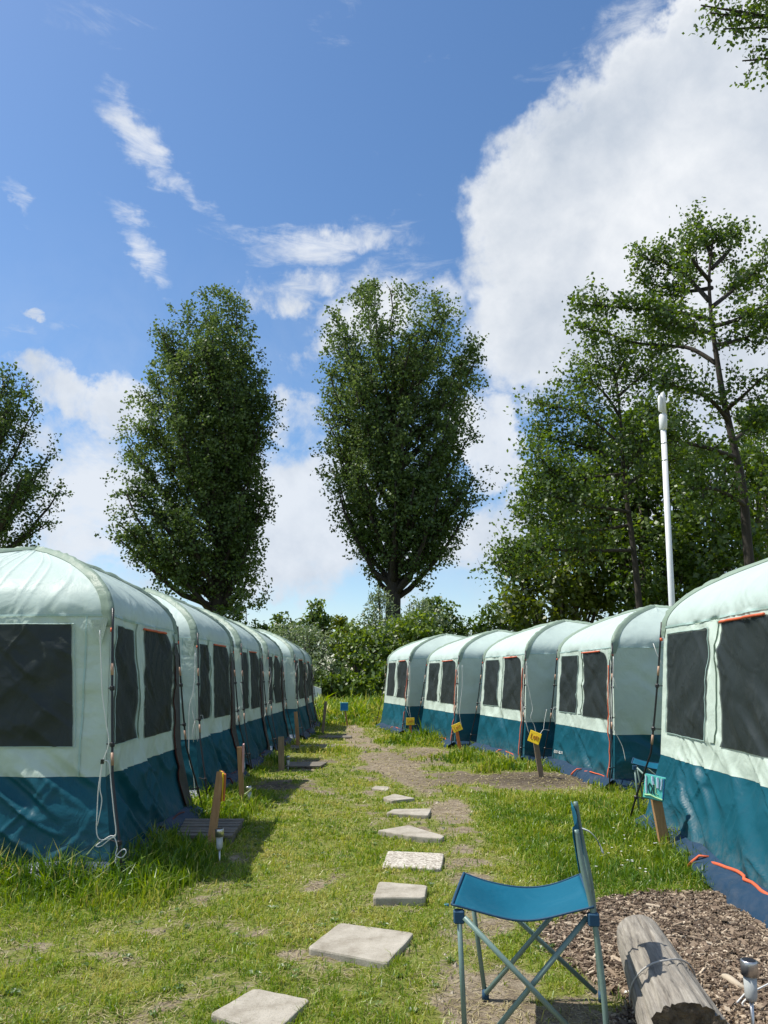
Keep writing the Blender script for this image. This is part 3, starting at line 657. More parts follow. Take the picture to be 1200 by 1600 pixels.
# ------------------------------------------------------------------ stepping stones
def stone_mat(name, pebble):
    m, N, L = mat_new(name); o = N.new('ShaderNodeOutputMaterial'); b = N.new('ShaderNodeBsdfPrincipled'); L.new(b.outputs[0], o.inputs[0]); v = coord(N, L, 'Object')
    if pebble:
        vo = N.new('ShaderNodeTexVoronoi'); vo.inputs['Scale'].default_value = 65; L.new(v, vo.inputs[0]); c = ramp(N, L, vo.outputs['Color'], [(.1, (.22, .19, .15)), (.5, (.45, .41, .34)), (.9, (.62, .58, .5))])
        h = vo.outputs['Distance']
    else:
        c = ramp(N, L, nz(N, L, 7, 9, .72, v), [(.3, (.24, .21, .16)), (.5, (.38, .345, .28)), (.72, (.49, .45, .375))]); h = nz(N, L, 130, 5, .7, v)
        sp = ramp(N, L, nz(N, L, 160, 2, .5, v), [(.30, (.5, .5, .5)), (.42, (1, 1, 1))]); mm = N.new('ShaderNodeMix'); mm.data_type = 'RGBA'; mm.blend_type = 'MULTIPLY'; mm.inputs[0].default_value = .6; L.new(c, mm.inputs[6]); L.new(sp, mm.inputs[7]); c = mm.outputs[2]
    L.new(c, b.inputs['Base Color']); b.inputs['Roughness'].default_value = .9; b.inputs['Specular IOR Level'].default_value = .2
    bp = N.new('ShaderNodeBump'); bp.inputs['Strength'].default_value = .5; bp.inputs['Distance'].default_value = .008; L.new(h, bp.inputs['Height']); L.new(bp.outputs[0], b.inputs['Normal'])
    return m
SM = [stone_mat('concrete', 0), stone_mat('pebble_concrete', 1)]
for (q, h, lab, kd), P_ in zip(SLABS, SLABP):
    cen = sum(P_, Vector()) / len(P_); cen.z = 0
    ring = []
    n = len(P_)
    for i in range(n):                      # worn, slightly rounded outline
        a, b, c_ = P_[i - 1], P_[i], P_[(i + 1) % n]
        e0 = (a - b); e1 = (c_ - b); r_ = min(.022, e0.length * .2, e1.length * .2)
        p0, p1 = b + e0.normalized() * r_, b + e1.normalized() * r_; ring += [p0, (p0 + p1 + b * 1.2) / 3.2, p1]
        for k in range(1, 5): t = k / 5; j = p1.lerp(c_ + (b - c_).normalized() * r_, t); ring.append(j + Vector((random.uniform(-1, 1), random.uniform(-1, 1), 0)) * .003)
    m_ = len(ring); vs = []
    for sc_, zz in ((1.0, -.05), (1.0, h - .010), (.985, h - .002), (.96, h)):
        vs += [((p.x - cen.x) * sc_, (p.y - cen.y) * sc_, zz) for p in ring]
    fs = [(a * m_ + i, a * m_ + (i + 1) % m_, (a + 1) * m_ + (i + 1) % m_, (a + 1) * m_ + i) for a in range(3) for i in range(m_)] + [tuple(3 * m_ + i for i in range(m_))]
    o = MB().add(vs, fs).build('stepping_stone', SM[kd], None, False, (cen.x, cen.y, 0))
    tag(o, lab.replace('a square', 'square'), 'stepping stone', 'stepping stones down the middle of the lawn')

# ------------------------------------------------------------------ grass
def poly_mask(x, y, pts, grow=1.0):
    cx = sum(p.x for p in pts) / len(pts); cy = sum(p.y for p in pts) / len(pts); ins = np.ones(x.shape, bool); n = len(pts)
    for i in range(n):
        ax, ay = cx + (pts[i].x - cx) * grow, cy + (pts[i].y - cy) * grow; bx, by = cx + (pts[(i + 1) % n].x - cx) * grow, cy + (pts[(i + 1) % n].y - cy) * grow
        cr = (bx - ax) * (y - ay) - (by - ay) * (x - ax); c0 = (bx - ax) * (cy - ay) - (by - ay) * (cx - ax); ins &= (cr * c0 > 0)
    return ins
def blades(n, ylo, yhi, xw, seed, hk=1.0, name='grass', label='', dens_pow=1.0, width=1.0, hsel=None, dens_fn=None):
    r = np.random.default_rng(seed)
    y = np.exp(r.uniform(np.log(ylo), np.log(yhi), n)); x = r.uniform(-1, 1, n) * (xw * y + .8)
    # gather into tufts
    lv = np.floor(np.clip(np.log2(y / 4), 0, 4) + r.uniform(0, 1, n)); cell = .042 * 2 ** lv * r.choice([1, 1.37], n)
    ca_, sa_ = cos(.6), sin(.6); xr, yr = x * ca_ - y * sa_, x * sa_ + y * ca_; tx, ty = np.floor(xr / cell), np.floor(yr / cell); k = r.uniform(0, 1, n)
    jx, jy = hsh(tx, ty, 3), hsh(tx, ty, 4)
    pull = .55 * k
    gx, gy = (tx + jx) * cell, (ty + jy) * cell; gx, gy = gx * ca_ + gy * sa_, -gx * sa_ + gy * ca_
    x = x + (gx - x) * pull; y = y + (gy - y) * pull
    d, h, dry, c = veg(x, y)
    cellv = hsh(tx, ty, 5)
    keep = (r.uniform(0, 1, n) < d ** 1.4) & (cellv < d * 1.45 - .22) & (tent_dist(x, y) > -.02)
    for P_ in SLABP: keep &= ~poly_mask(x, y, P_, .965)
    for P_ in STEPP: keep &= ~poly_mask(x, y, P_, 1.04)
    x, y, h, dry, d = x[keep], y[keep], h[keep], dry[keep], d[keep]; n = len(x); cellv = cellv[keep]
    hh = h * hk * r.uniform(.45, 1.35, n) * (.6 + .8 * hsh(tx[keep], ty[keep], 8)); tall = r.uniform(0, 1, n) < .02; hh = np.where(tall & (h > .1), hh * 1.35, hh)
    w = (.0022 + .0009 * r.uniform(0, 1, n)) * np.maximum(1, y / 3.6) * width * np.clip(h / .08, .9, 1.5)
    z = ground_z(x, y) - .004
    ang = r.uniform(0, 2 * pi, n); lean = np.where(h < .07, r.uniform(.3, 1.75, n), r.uniform(.1, 1.0, n)) * hh; ld = r.uniform(0, 2 * pi, n)
    lx, ly = np.cos(ld) * lean, np.sin(ld) * lean; wx, wy = np.cos(ang) * w, np.sin(ang) * w
    V = np.zeros((n, 5, 3))
    V[:, 0] = np.stack([x - wx, y - wy, z], -1); V[:, 1] = np.stack([x + wx, y + wy, z], -1)
    mx_, my_, mz = x + lx * .3, y + ly * .3, z + hh * np.maximum(.42, .66 - .10 * (lean / hh) ** 2)
    V[:, 2] = np.stack([mx_ + wx * .75, my_ + wy * .75, mz], -1); V[:, 3] = np.stack([mx_ - wx * .75, my_ - wy * .75, mz], -1)
    V[:, 4] = np.stack([x + lx, y + ly, z + hh * np.maximum(.22, 1 - .33 * (lean / hh) ** 2)], -1)
    b = np.arange(n)[:, None] * 5
    T = np.concatenate([b + np.array([[0, 1, 2]]), b + np.array([[0, 2, 3]]), b + np.array([[3, 2, 4]])], 1).reshape(-1, 3)
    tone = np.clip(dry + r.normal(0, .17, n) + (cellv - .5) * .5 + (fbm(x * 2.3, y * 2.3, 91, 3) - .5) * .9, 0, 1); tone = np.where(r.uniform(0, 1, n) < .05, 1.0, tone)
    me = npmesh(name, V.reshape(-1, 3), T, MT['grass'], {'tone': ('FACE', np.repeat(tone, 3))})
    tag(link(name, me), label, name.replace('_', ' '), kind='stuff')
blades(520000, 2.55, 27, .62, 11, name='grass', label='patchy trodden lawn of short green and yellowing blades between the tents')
def weeds():
    r = np.random.default_rng(19); V, T, tn = [], [], []; n0 = 0
    for i in range(420):
        y = float(np.exp(r.uniform(np.log(2.8), np.log(12)))); x = float(r.uniform(-1, 1) * (.5 * y + .4)); d = veg(np.array([x]), np.array([y]))[0][0]
        if d < .35 or tent_dist(np.array([x]), np.array([y]))[0] < .1 or any(poly_mask(np.array([x]), np.array([y]), P_, 1.1)[0] for P_ in SLABP): continue
        z = float(ground_z(np.array([x]), np.array([y]))[0]); k = int(r.integers(5, 9)); a0 = r.uniform(0, 6.28); L_ = r.uniform(.018, .042); t_ = r.uniform(0, .6)
        for j in range(k):
            a = a0 + j * 6.283 / k + r.normal(0, .2); l = L_ * r.uniform(.7, 1.2); w = l * .24; dx, dy = cos(a), sin(a)
            V += [(x, y, z + .006), (x + dx * l * .55 - dy * w, y + dy * l * .55 + dx * w, z + .018), (x + dx * l, y + dy * l, z + .012), (x + dx * l * .55 + dy * w, y + dy * l * .55 - dx * w, z + .018)]
            T.append((n0, n0 + 1, n0 + 2, n0 + 3)); n0 += 4; tn.append(min(1, t_ + r.uniform(0, .2)))
    tag(link('lawn_weeds', npmesh('lawn_weeds', V, T, MT['weed'], {'tone': ('FACE', tn)})), 'small flat weed rosettes scattered among the short grass', 'weeds', kind='stuff')
MT['weed'] = leafmat('weed_leaves', (.05, .11, .02), (.10, .18, .03), (.22, .26, .07), .3, .05, .45)
def straw():
    r = np.random.default_rng(77); n = 80000; y = np.exp(r.uniform(np.log(2.6), np.log(24), n)); x = r.uniform(-1, 1, n) * (.6 * y + .6); d, h, dry, c = veg(x, y)
    keep = (r.uniform(0, 1, n) < np.clip(1.25 - d, .15, 1) * (.35 + .9 * (vn(x * 5, y * 5, 61) > .45))) & (c < .3) & (tent_dist(x, y) > .02)
    for P_ in SLABP: keep &= ~poly_mask(x, y, P_, 1.0)
    x, y, d = x[keep], y[keep], d[keep]; n = len(x); a = r.uniform(0, 2 * pi, n); l = r.uniform(.012, .05, n) * np.maximum(1, y / 7); w = .0017 * np.maximum(1, y / 4); z = ground_z(x, y) + .004
    cu = r.normal(0, .5, n); dx, dy = np.cos(a), np.sin(a); ex, ey = np.cos(a + cu), np.sin(a + cu)
    V = np.zeros((n, 5, 3)); V[:, 0] = np.stack([x - dy * w, y + dx * w, z], -1); V[:, 1] = np.stack([x + dy * w, y - dx * w, z], -1); mx_, my_ = x + dx * l, y + dy * l; mz = z + l * r.uniform(0, .35, n)
    V[:, 2] = np.stack([mx_ + ey * w, my_ - ex * w, mz], -1); V[:, 3] = np.stack([mx_ - ey * w, my_ + ex * w, mz], -1); V[:, 4] = np.stack([mx_ + ex * l, my_ + ey * l, z + .001], -1)
    b = np.arange(n)[:, None] * 5; T = np.concatenate([b + np.array([[0, 1, 2]]), b + np.array([[0, 2, 3]]), b + np.array([[3, 2, 4]])], 1).reshape(-1, 3)
    tone = np.clip(r.normal(.55, .3, n), 0, 1)
    tag(link('dead_grass', npmesh('dead_grass', V.reshape(-1, 3), T, MT['straw'], {'tone': ('FACE', np.repeat(tone, 3))})), 'flattened straw and dead grass lying on the bare patches of the lawn', 'dead grass', kind='stuff')
    # crumbs of soil
    n = 16000; y = np.exp(r.uniform(np.log(2.6), np.log(16), n)); x = r.uniform(-1, 1, n) * (.55 * y + .5); d, h, dry, c = veg(x, y); keep = (r.uniform(0, 1, n) < np.clip(1.0 - d, 0, 1) * 1.2) & (c < .4) & (tent_dist(x, y) > .02)
    for P_ in SLABP: keep &= ~poly_mask(x, y, P_, 1.05)
    x, y = x[keep], y[keep]; n = len(x); s_ = r.gamma(2, .0022, n) * np.maximum(1, y / 6); z = ground_z(x, y); o8 = np.array([(1, 0, 0), (0, 1, 0), (-1, 0, 0), (0, -1, 0), (0, 0, .9)])
    V = np.stack([x, y, z], -1)[:, None] + o8[None] * s_[:, None, None] * r.uniform(.6, 1.3, (n, 5, 1)); b = np.arange(n)[:, None] * 5
    T = np.concatenate([b + np.array([[q, (q + 1) % 4, 4]]) for q in range(4)], 1).reshape(-1, 3)
    tag(link('soil_crumbs', npmesh('soil_crumbs', V.reshape(-1, 3), T, MT['soil_bits'], {'tone': ('FACE', np.repeat(r.uniform(0, 1, n), 4))})), 'small crumbs of earth and grit on the bare patches', 'soil crumbs', kind='stuff')
MT['straw'] = leafmat('dead_grass_blades', (.16, .15, .045), (.33, .28, .13), (.50, .44, .27), .2, .03, .5)
MT['soil_bits'] = leafmat('soil_grit', (.10, .08, .055), (.26, .21, .15), (.48, .43, .34), 0, .02, .6)
straw()
weeds()
blades(60000, 24, 46, .45, 12, name='meadow_grass', label='tall bright green meadow grass in front of the bushes', width=1.6)

# ------------------------------------------------------------------ wood chips
def chips():
    r = np.random.default_rng(5); n = 60000; x = r.uniform(.8, 3.0, n); y = r.uniform(2.3, 5.7, n); c = chips_mask(x, y); keep = (r.uniform(0, 1, n) < c) & (tent_dist(x, y) > -.1); x, y = x[keep], y[keep]; n = len(x)
    l = r.uniform(.004, .014, n) * (1 + (r.uniform(0, 1, n) < .05) * 2.2); w = l * r.uniform(.2, .55, n); a = r.uniform(0, pi, n); tl = r.normal(0, .22, n); tw = r.normal(0, .2, n); z = ground_z(x, y) + r.uniform(.0, .014, n)
    ca, sa = np.cos(a), np.sin(a); ux = np.stack([ca * np.cos(tl), sa * np.cos(tl), np.sin(tl)], -1); uy = np.stack([-sa, ca, np.sin(tw)], -1); P0 = np.stack([x, y, z + .004], -1)
    L_, W_ = l[:, None], w[:, None]; up = np.array([0, 0, .0035])
    k = [P0 - ux * L_ - uy * W_ * .6, P0 + ux * L_ * .9 - uy * W_, P0 + ux * L_ + uy * W_ * .5, P0 - ux * L_ * .8 + uy * W_]
    V = np.stack([q - up for q in k] + [q + up for q in k], 1); b = np.arange(n)[:, None] * 8
    Fq = np.concatenate([b + np.array([[4, 5, 6, 7]]), b + np.array([[0, 1, 5, 4]]), b + np.array([[1, 2, 6, 5]]), b + np.array([[2, 3, 7, 6]]), b + np.array([[3, 0, 4, 7]])], 1).reshape(-1, 4)
    m, N, L = mat_new('bark_chips'); o = N.new('ShaderNodeOutputMaterial'); b_ = N.new('ShaderNodeBsdfPrincipled'); L.new(b_.outputs[0], o.inputs[0]); q = N.new('ShaderNodeAttribute'); q.attribute_name = 'tone'
    L.new(ramp(N, L, q.outputs['Fac'], [(0, (.05, .032, .022)), (.45, (.175, .122, .080)), (.75, (.34, .26, .175)), (1, (.55, .46, .34))]), b_.inputs['Base Color']); b_.inputs['Roughness'].default_value = .85
    tone = np.clip(r.beta(1.7, 1.7, n), 0, 1)
    tag(link('wood_chips', npmesh('wood_chips', V.reshape(-1, 3), Fq, m, {'tone': ('FACE', np.repeat(tone, 5))})), 'brown shredded wood chips spread around the log', 'wood chips', kind='stuff')
chips()

# ------------------------------------------------------------------ daisies, weeds
def daisies():
    mb = MB(); r = random.Random(3)
    spots = [(943, 1318), (951, 1333), (975, 1305), (976, 1311), (980, 1344), (988, 1346), (972, 1352), (1000, 1300), (985, 1322)]
    spots += [(r.uniform(930, 1040), r.uniform(1270, 1370)) for _ in range(16)]
    for px, py in spots:
        p = G(px, py, .09); 
        for k in range(7):
            a = k * 2 * pi / 7 + r.random(); t = Vector((cos(a), sin(a), .25)) * .011; s_ = Vector((-sin(a), cos(a), 0)) * .004
            mb.add([p, p + t * .6 + s_, p + t, p + t * .6 - s_], [(0, 1, 2, 3)])
    o = mb.build('daisies', MT['rope']); tag(o, 'small white daisies dotted in the lush grass beside the nearest right tent', 'daisies', kind='stuff')
daisies()

# ------------------------------------------------------------------ signs on stakes
def stake_sign(label, base, top, w, mat, sign=None, group='painted name signs on wooden stakes', flat=False):
    """base, top: points; sign=(centre, normal, width, height, roll, face material, ink style, back material)"""
    root = empty('sign_stake', (base.x, base.y, 0), 0, label, 'sign', group)
    b = Vector(base) - root.location; t = Vector(top) - root.location; ax = (t - b).normalized(); b = b - ax * .12
    x = Vector((1, 0, 0)); x = (x - ax * x.dot(ax)).normalized(); y = ax.cross(x); d = w * .62 if not flat else w * .4
    tip = [x * a + y * c_ for a, c_ in ((-w / 2, -d / 2), (w / 2, -d / 2), (w / 2, d / 2), (-w / 2, d / 2))]
    vs = [b + p for p in tip] + [t + p for p in tip]
    MB().add(vs, [(3, 2, 1, 0), (4, 5, 6, 7), (0, 1, 5, 4), (1, 2, 6, 5), (2, 3, 7, 6), (3, 0, 4, 7)]).build('stake', MT[mat], root)
    if sign:
        c_, nrm, sw, shh, roll, fm, ink, em = sign
        c_ = Vector(c_) - root.location; nrm = Vector(nrm).normalized(); hx = Vector((0, 0, 1)).cross(nrm).normalized(); hz = nrm.cross(hx)
        hx, hz = hx * cos(roll) + hz * sin(roll), hz * cos(roll) - hx * sin(roll); Mx = Matrix((hx, -nrm, hz)).transposed()
        bd = MB().box(c_, (sw, .016, shh), Mx, .003).build('sign_board', MT[fm], root)
        def stroke(pts, mt, r_=.006, off=.010):
            mb = MB(); mb.tube([c_ + hx * (a * sw / 2) + hz * (q * shh / 2) + nrm * off for a, q in pts], r_ * sw / .15 * .75, 5); return mb.build('painted_mark', MT[mt], bd)
        if ink == 'letters':
            stroke([(-.62, .5), (-.6, -.35), (-.3, -.38)], 'sign_ink'); stroke([(-.12, .25), (-.2, -.1), (-.02, -.35), (.12, -.05), (.02, .25), (-.12, .25)], 'sign_ink')
            stroke([(.3, .45), (.32, -.32)], 'sign_ink'); stroke([(.48, .3), (.68, .32), (.55, 0), (.7, -.3), (.48, -.32)], 'sign_ink')
        elif ink == 'green':
            stroke([(-.45, .3), (-.6, 0), (-.4, -.5), (-.25, -.55), (-.2, -.1), (-.38, .2)], 'dark_ink', .006); stroke([(-.1, .25), (-.02, -.5), (.15, -.6)], 'dark_ink', .006)
            stroke([(.0, .3), (.12, 0), (.2, -.45), (.4, -.55)], 'lime_ink', .005); stroke([(-.85, -.75), (-.3, -.68), (.2, -.8), (.85, -.88)], 'lime_ink', .010); stroke([(-.9, .85), (-.8, .1), (-.7, -.6)], 'lilac', .008)
            stroke([(-.3, .9), (-.22, .5), (-.12, .2)], 'lilac', .012); stroke([(.2, .88), (.3, .4), (.34, .0)], 'lilac', .013); stroke([(.6, .85), (.66, .3), (.62, -.1)], 'lilac', .008); stroke([(.86, .88), (.9, 0), (.92, -.85)], 'blue_edge', .01)
        elif ink == 'blue':
            stroke([(-.93, .9), (.93, .9), (.93, -.9), (-.93, -.9), (-.93, .9)], 'aqua', .005)
        if em: MB().box(c_ - nrm * .014, (sw * .9, .010, shh * 1.05), Mx, .002).build('sign_backing', MT[em], root)
    return root
def tall(px0, py0, px1, py1, dY=0.0):
    b = G(px0, py0); return b, at(px1, py1, b.y + dY)
# left side
b, t = tall(328, 1331, 345, 1206, .05); n_ = Vector((.55, 1, .1))
stake_sign('broad pine stake leaning right before the plank step, seen from behind its orange sign', b, t, .062, 'pine', (t + Vector((.012, .04, -.115)), (.90, .42, .02), .155, .22, .10, 'stake_orange', None, 'yellow'))
b, t = tall(379, 1262, 374, 1167)
stake_sign('upright pine stake with a pink board edge and a red block at its top', b, t, .052, 'pine', (t + Vector((.045, .03, -.12)), (.98, .14, .02), .12, .30, .03, 'pink_sign', None, None))
b, t = tall(440, 1206, 439, 1151)
stake_sign('short thick stake beside the third left tent, darker below the middle', b, t, .085, 'pine_grey', None)
b, t = tall(466, 1168, 462, 1112)
stake_sign('slim brown stake in front of the creased end wall of the fifth left tent', b, t, .072, 'pine', None)
b, t = tall(504, 1146, 509, 1096)
stake_sign('grey stake at the far end of the left row of tents', b, t, .07, 'pine_grey', None)
b, t = tall(543, 1134, 538, 1104)
stake_sign('small square blue sign on a pale stake where the lawn meets the meadow', b, t, .05, 'pine', (t + Vector((.0, -.045, .0)), (-.05, -1, .05), .235, .235, 0, 'blue_sign', 'blue', None))
# right side
b, t = tall(642, 1152, 641, 1127)
stake_sign('upright yellow sign on a short orange stake in the far grass clump', b, t, .055, 'stake_orange', (t + Vector((0, -.05, .0)), (-.1, -1, .05), .20, .17, .02, 'yellow', 'letters', None))
b, t = tall(719, 1172, 713, 1138)
stake_sign('yellow sign tilted up to the right on an orange red stake', b, t, .06, 'stake_orange', (t + Vector((.01, -.05, .02)), (-.25, -1, .05), .19, .15, .40, 'yellow', 'letters', None))
b, t = tall(846, 1216, 835, 1146)
stake_sign('yellow sign slanting down to the right on a leaning grey brown stake', b, t, .07, 'pine_grey', (t + Vector((-.01, -.06, -.05)), (-.55, -1, .05), .17, .16, -.34, 'yellow', 'letters', None))
b, t = tall(1040, 1330, 1020, 1220)
stake_sign('turquoise and green painted sign on a tan stake beside the nearest right tent', b, t, .078, 'pine', (t + Vector((-.01, -.06, -.045)), (-.5, -1, .12), .165, .19, -.16, 'aqua', 'green', 'blue_edge'))

# ------------------------------------------------------------------ solar lights
def solar(px, py, pyt, label, lean=0.0):
    b = G(px, py); t = at(px + lean, pyt, b.y); H = t.z; root = empty('solar_light', (b.x, b.y, 0), 0, label, 'garden light', 'solar garden lights on spikes')
    t = t - root.location; ax = t.normalized(); k = min(1, H / .42)
    def q(h, x=0): return ax * (H + h)
    MB().tube([ax * -.05, q(-.15)], .0075, 10).build('spike', MT['steel'], root, True)
    MB().tube([q(-.15), q(-.145), q(-.13), q(-.055)], [.008, .020, .024, .026], 14).build('lens', MT['clear'], root, True)
    MB().tube([q(-.055), q(-.055), q(-.004), q(0)], [.026, .033, .033, .031], 18).build('cap', MT['steel'], root, True)
    MB().tube([q(.0005), q(.002)], [.026, .026], 14).build('solar_panel', MT['solar'], root)
solar(343, 1352, 1295, 'solar garden light beside the leaning pine stake, nearest on the left')
solar(392, 1262, 1228, 'solar garden light beside the upright pine stake', -4)
solar(450, 1203, 1181, 'small solar garden light before the short thick stake')
solar(1178, 1625, 1500, 'steel solar garden light on the wood chips right of the log', -8)

# ------------------------------------------------------------------ wooden steps on the left
def plank_step(q, h, label, npl):
    P_ = [G(px, py, h) for px, py in q]; root = empty('plank_step', (P_[0].x, P_[0].y, 0), 0, label, 'wooden step', 'wooden steps laid in front of the left tents')
    o = root.location
    for i in range(npl):
        a, b = i / npl + .012, (i + 1) / npl - .03; dz = random.uniform(-.003, .003)
        c0, c1 = P_[0].lerp(P_[3], a), P_[1].lerp(P_[2], a); c2, c3 = P_[1].lerp(P_[2], b), P_[0].lerp(P_[3], b)
        vs = [Vector(p) - o + Vector((0, 0, dz)) for p in (c0, c1, c2, c3)]; lo = [p - Vector((0, 0, .022)) for p in vs]
        MB().add(lo + vs, [(3, 2, 1, 0), (4, 5, 6, 7), (0, 1, 5, 4), (1, 2, 6, 5), (2, 3, 7, 6), (3, 0, 4, 7)]).build('plank', MT['old_wood'], root)
    for f_ in (.06, .5, .94):
        c0, c1 = P_[0].lerp(P_[1], f_ - .03), P_[0].lerp(P_[1], f_ + .03); d0, d1 = P_[3].lerp(P_[2], f_ - .03), P_[3].lerp(P_[2], f_ + .03)
        vs = [Vector(p) - o - Vector((0, 0, .026)) for p in (c0, c1, d1, d0)]; lo = [Vector((p.x, p.y, -.02)) for p in vs]
        MB().add(lo + vs, [(3, 2, 1, 0), (4, 5, 6, 7), (0, 1, 5, 4), (1, 2, 6, 5), (2, 3, 7, 6), (3, 0, 4, 7)]).build('bearer', MT['old_wood'], root)
plank_step(*STEPS[0], 'grey plank step between the two nearest left tents, behind the leaning stake', 6)
plank_step(*STEPS[1], 'low grey plank step beside the short thick stake on the left', 3)
plank_step(*STEPS[2], 'thin pale plank step in front of the fifth left tent', 2)
plank_step(*STEPS[3], 'far plank step at the end of the left row of tents', 2)

# ------------------------------------------------------------------ camping chairs
def smooth_pts(pts, k=6):
    out = []
    for i in range(len(pts) - 1):
        p0, p1, p2, p3 = pts[max(i - 1, 0)], pts[i], pts[i + 1], pts[min(i + 2, len(pts) - 1)]
        for j in range(k):
            t = j / k; out.append(.5 * ((2 * p1) + (-p0 + p2) * t + (2 * p0 - 5 * p1 + 4 * p2 - p3) * t * t + (-p0 + 3 * p1 - 3 * p2 + p3) * t ** 3))
    return out + [pts[-1]]
def camp_chair(loc, rz, label):
    """front towards local -X, near side -Y"""
    root = empty('camping_chair', loc, rz, label, 'camping chair', 'blue folding camping chairs')
    V3 = Vector; r_ = .0105
    FNt, FFt, BNt, BFt = V3((-.285, -.215, .485)), V3((-.225, .215, .50)), V3((.245, -.215, .485)), V3((.275, .215, .50))
    FNb, FFb, BNb, BFb = V3((-.27, -.235, .01)), V3((-.165, .235, .01)), V3((.27, -.235, .01)), V3((.345, .24, .01))
    T = lambda *p, rr=r_, nm='tube_brace': MB().tube(p, rr, 12).build(nm, MT['chair_tube'], root, True)
    T(FNt, FNb, nm='leg'); T(FFt, FFb, nm='leg')
    T(*smooth_pts([BNb, V3((.265, -.225, .25)), BNt, V3((.215, -.20, .66)), V3((.200, -.19, .79))]), nm='leg', rr=.0115)
    T(*smooth_pts([BFb, V3((.335, .235, .25)), V3((.325, .225, .47)), V3((.29, .21, .68)), V3((.268, .20, .84))]), nm='leg', rr=.0105)
    T(FNt + V3((.02, -.018, -.02)), BNb + V3((-.06, -.018, .0))); T(BNt + V3((-.02, .018, -.02)), FNb + V3((.07, .018, 0)))
    T(FFt + V3((.04, .018, -.02)), BFb + V3((-.02, .018, .02))); T(BFt + V3((-.02, -.018, -.02)), FFb + V3((.0, -.018, .02)))
    for p in (FNb, FFb, BNb, BFb): MB().tube([p + V3((0, 0, .035)), p + V3((0, 0, -.012))], [.014, .017], 10).build('foot', MT['chair_trim'], root, True)
    for p in (FNt, FFt, BNt, BFt): MB().box(p - V3((0, 0, .022)), (.045, .035, .05), None, .006).build('corner_bracket', MT['chair_trim'], root)
    # sagging seat, with thickness
    n, m = 30, 18; vs, fs = [], []
    for lay in (0, 1):
        for j in range(m + 1):
            v = j / m
            for i in range(n + 1):
                u = i / n; a = FNt.lerp(BNt, u); b = FFt.lerp(BFt, u); p = a.lerp(b, v)
                p += V3((-.012 + .03 * (u > .5) * 0, 0, 0)); p = p + (p - V3((0, 0, p.z))) * .05
                e = sin(pi * u) ** 1.5; sag = .080 * e * (.55 + .45 * sin(pi * v)) ; fn = (abs(2 * u - 1) ** 6) * .012
                p.z += .012 - sag + fn + .003 * sin(u * 9 + v * 4) - (.02 * sin(pi * u) * 0)
                edge = 1 + .0 * v
                p.y += (.02 * sin(pi * u)) * (1 if v < .5 else -1) * abs(2 * v - 1) ** 2
                if lay: p.z -= .005
                vs.append(p)
    W = n + 1; K = W * (m + 1)
    for j in range(m):
        for i in range(n):
            q = j * W + i; fs.append((q, q + 1, q + 1 + W, q + W)); fs.append((K + q, K + q + W, K + q + 1 + W, K + q + 1))
    for i in range(n): fs.append((i, K + i, K + i + 1, i + 1)); q = m * W + i; fs.append((q, q + 1, K + q + 1, K + q))
    for j in range(m): q = j * W; fs.append((q, q + W, K + q + W, K + q)); q = j * W + n; fs.append((q, K + q, K + q + W, q + W))
    MB().add(vs, fs).build('seat', MT['chair_cloth'], root, True)
    hem = MB(); hem.tube([Vector(vs[i]) for i in range(n + 1)], .0045, 6); hem.tube([Vector(vs[m * W + i]) for i in range(n + 1)], .0045, 6); hem.tube([Vector(vs[j * W]) for j in range(m + 1)], .006, 6); hem.tube([Vector(vs[j * W + n]) for j in range(m + 1)], .006, 6); hem.build('seat_hem', MT['chair_trim'], root, True)
    # back cloth: sleeves round both posts with cloth hung between
    bv, bf = [], []; nn, mm = 16, 12
    for lay in (0, 1):
        for j in range(mm + 1):
            z = j / mm
            for i in range(nn + 1):
                u = i / nn; a = V3((.218 - .018 * z, -.20, .655 + .145 * z)); b = V3((.288 - .022 * z, .21, .68 + .165 * z)); p = a.lerp(b, u); p.x += .022 * sin(pi * u) - .017; p.z -= .02 * sin(pi * u) * (z if 1 else 0) + (.034 if lay else 0) * (1 if u in (0, 1) else (.75 if i in (1, nn - 1) else .15)); bv.append(p)
    W2 = nn + 1; K2 = W2 * (mm + 1)
    for j in range(mm):
        for i in range(nn): q = j * W2 + i; bf.append((q, q + 1, q + 1 + W2, q + W2)); bf.append((K2 + q, K2 + q + W2, K2 + q + 1 + W2, K2 + q + 1))
        q = j * W2; bf.append((q, q + W2, K2 + q + W2, K2 + q)); q += nn; bf.append((q, K2 + q, K2 + q + W2, q + W2))
    for i in range(nn): q = mm * W2 + i; bf.append((q, q + 1, K2 + q + 1, K2 + q)); bf.append((i, K2 + i, K2 + i + 1, i + 1))
    MB().add(bv, bf).build('backrest', MT['chair_cloth'], root, True)
    # loose pale strap on the back
    pts = smooth_pts([V3((.25, .0, .765)), V3((.275, -.03, .76)), V3((.30, -.05, .735)), V3((.318, -.06, .70)), V3((.322, -.06, .68))], 4)
    sv = [];
    for i, p in enumerate(pts): sv += [p + V3((0, -.03, .004)), p + V3((0, .012, 0)), p + V3((.004, .012, -.006)), p + V3((.004, -.03, -.004))]
    sf = [(i * 4 + k, i * 4 + (k + 1) % 4, i * 4 + 4 + (k + 1) % 4, i * 4 + 4 + k) for i in range(len(pts) - 1) for k in range(4)] + [(3, 2, 1, 0), tuple(len(sv) - 4 + k for k in range(4))]
    MB().add(sv, sf).build('strap', MT['strap'], root, True)
    return root
camp_chair((.60, 3.50, .0), R(-4), 'blue cloth folding camping chair with grey green tubes in the foreground')
c2 = camp_chair((2.98, 8.55, 0), R(-12), 'blue camping chair half hidden behind the nearest right tent')

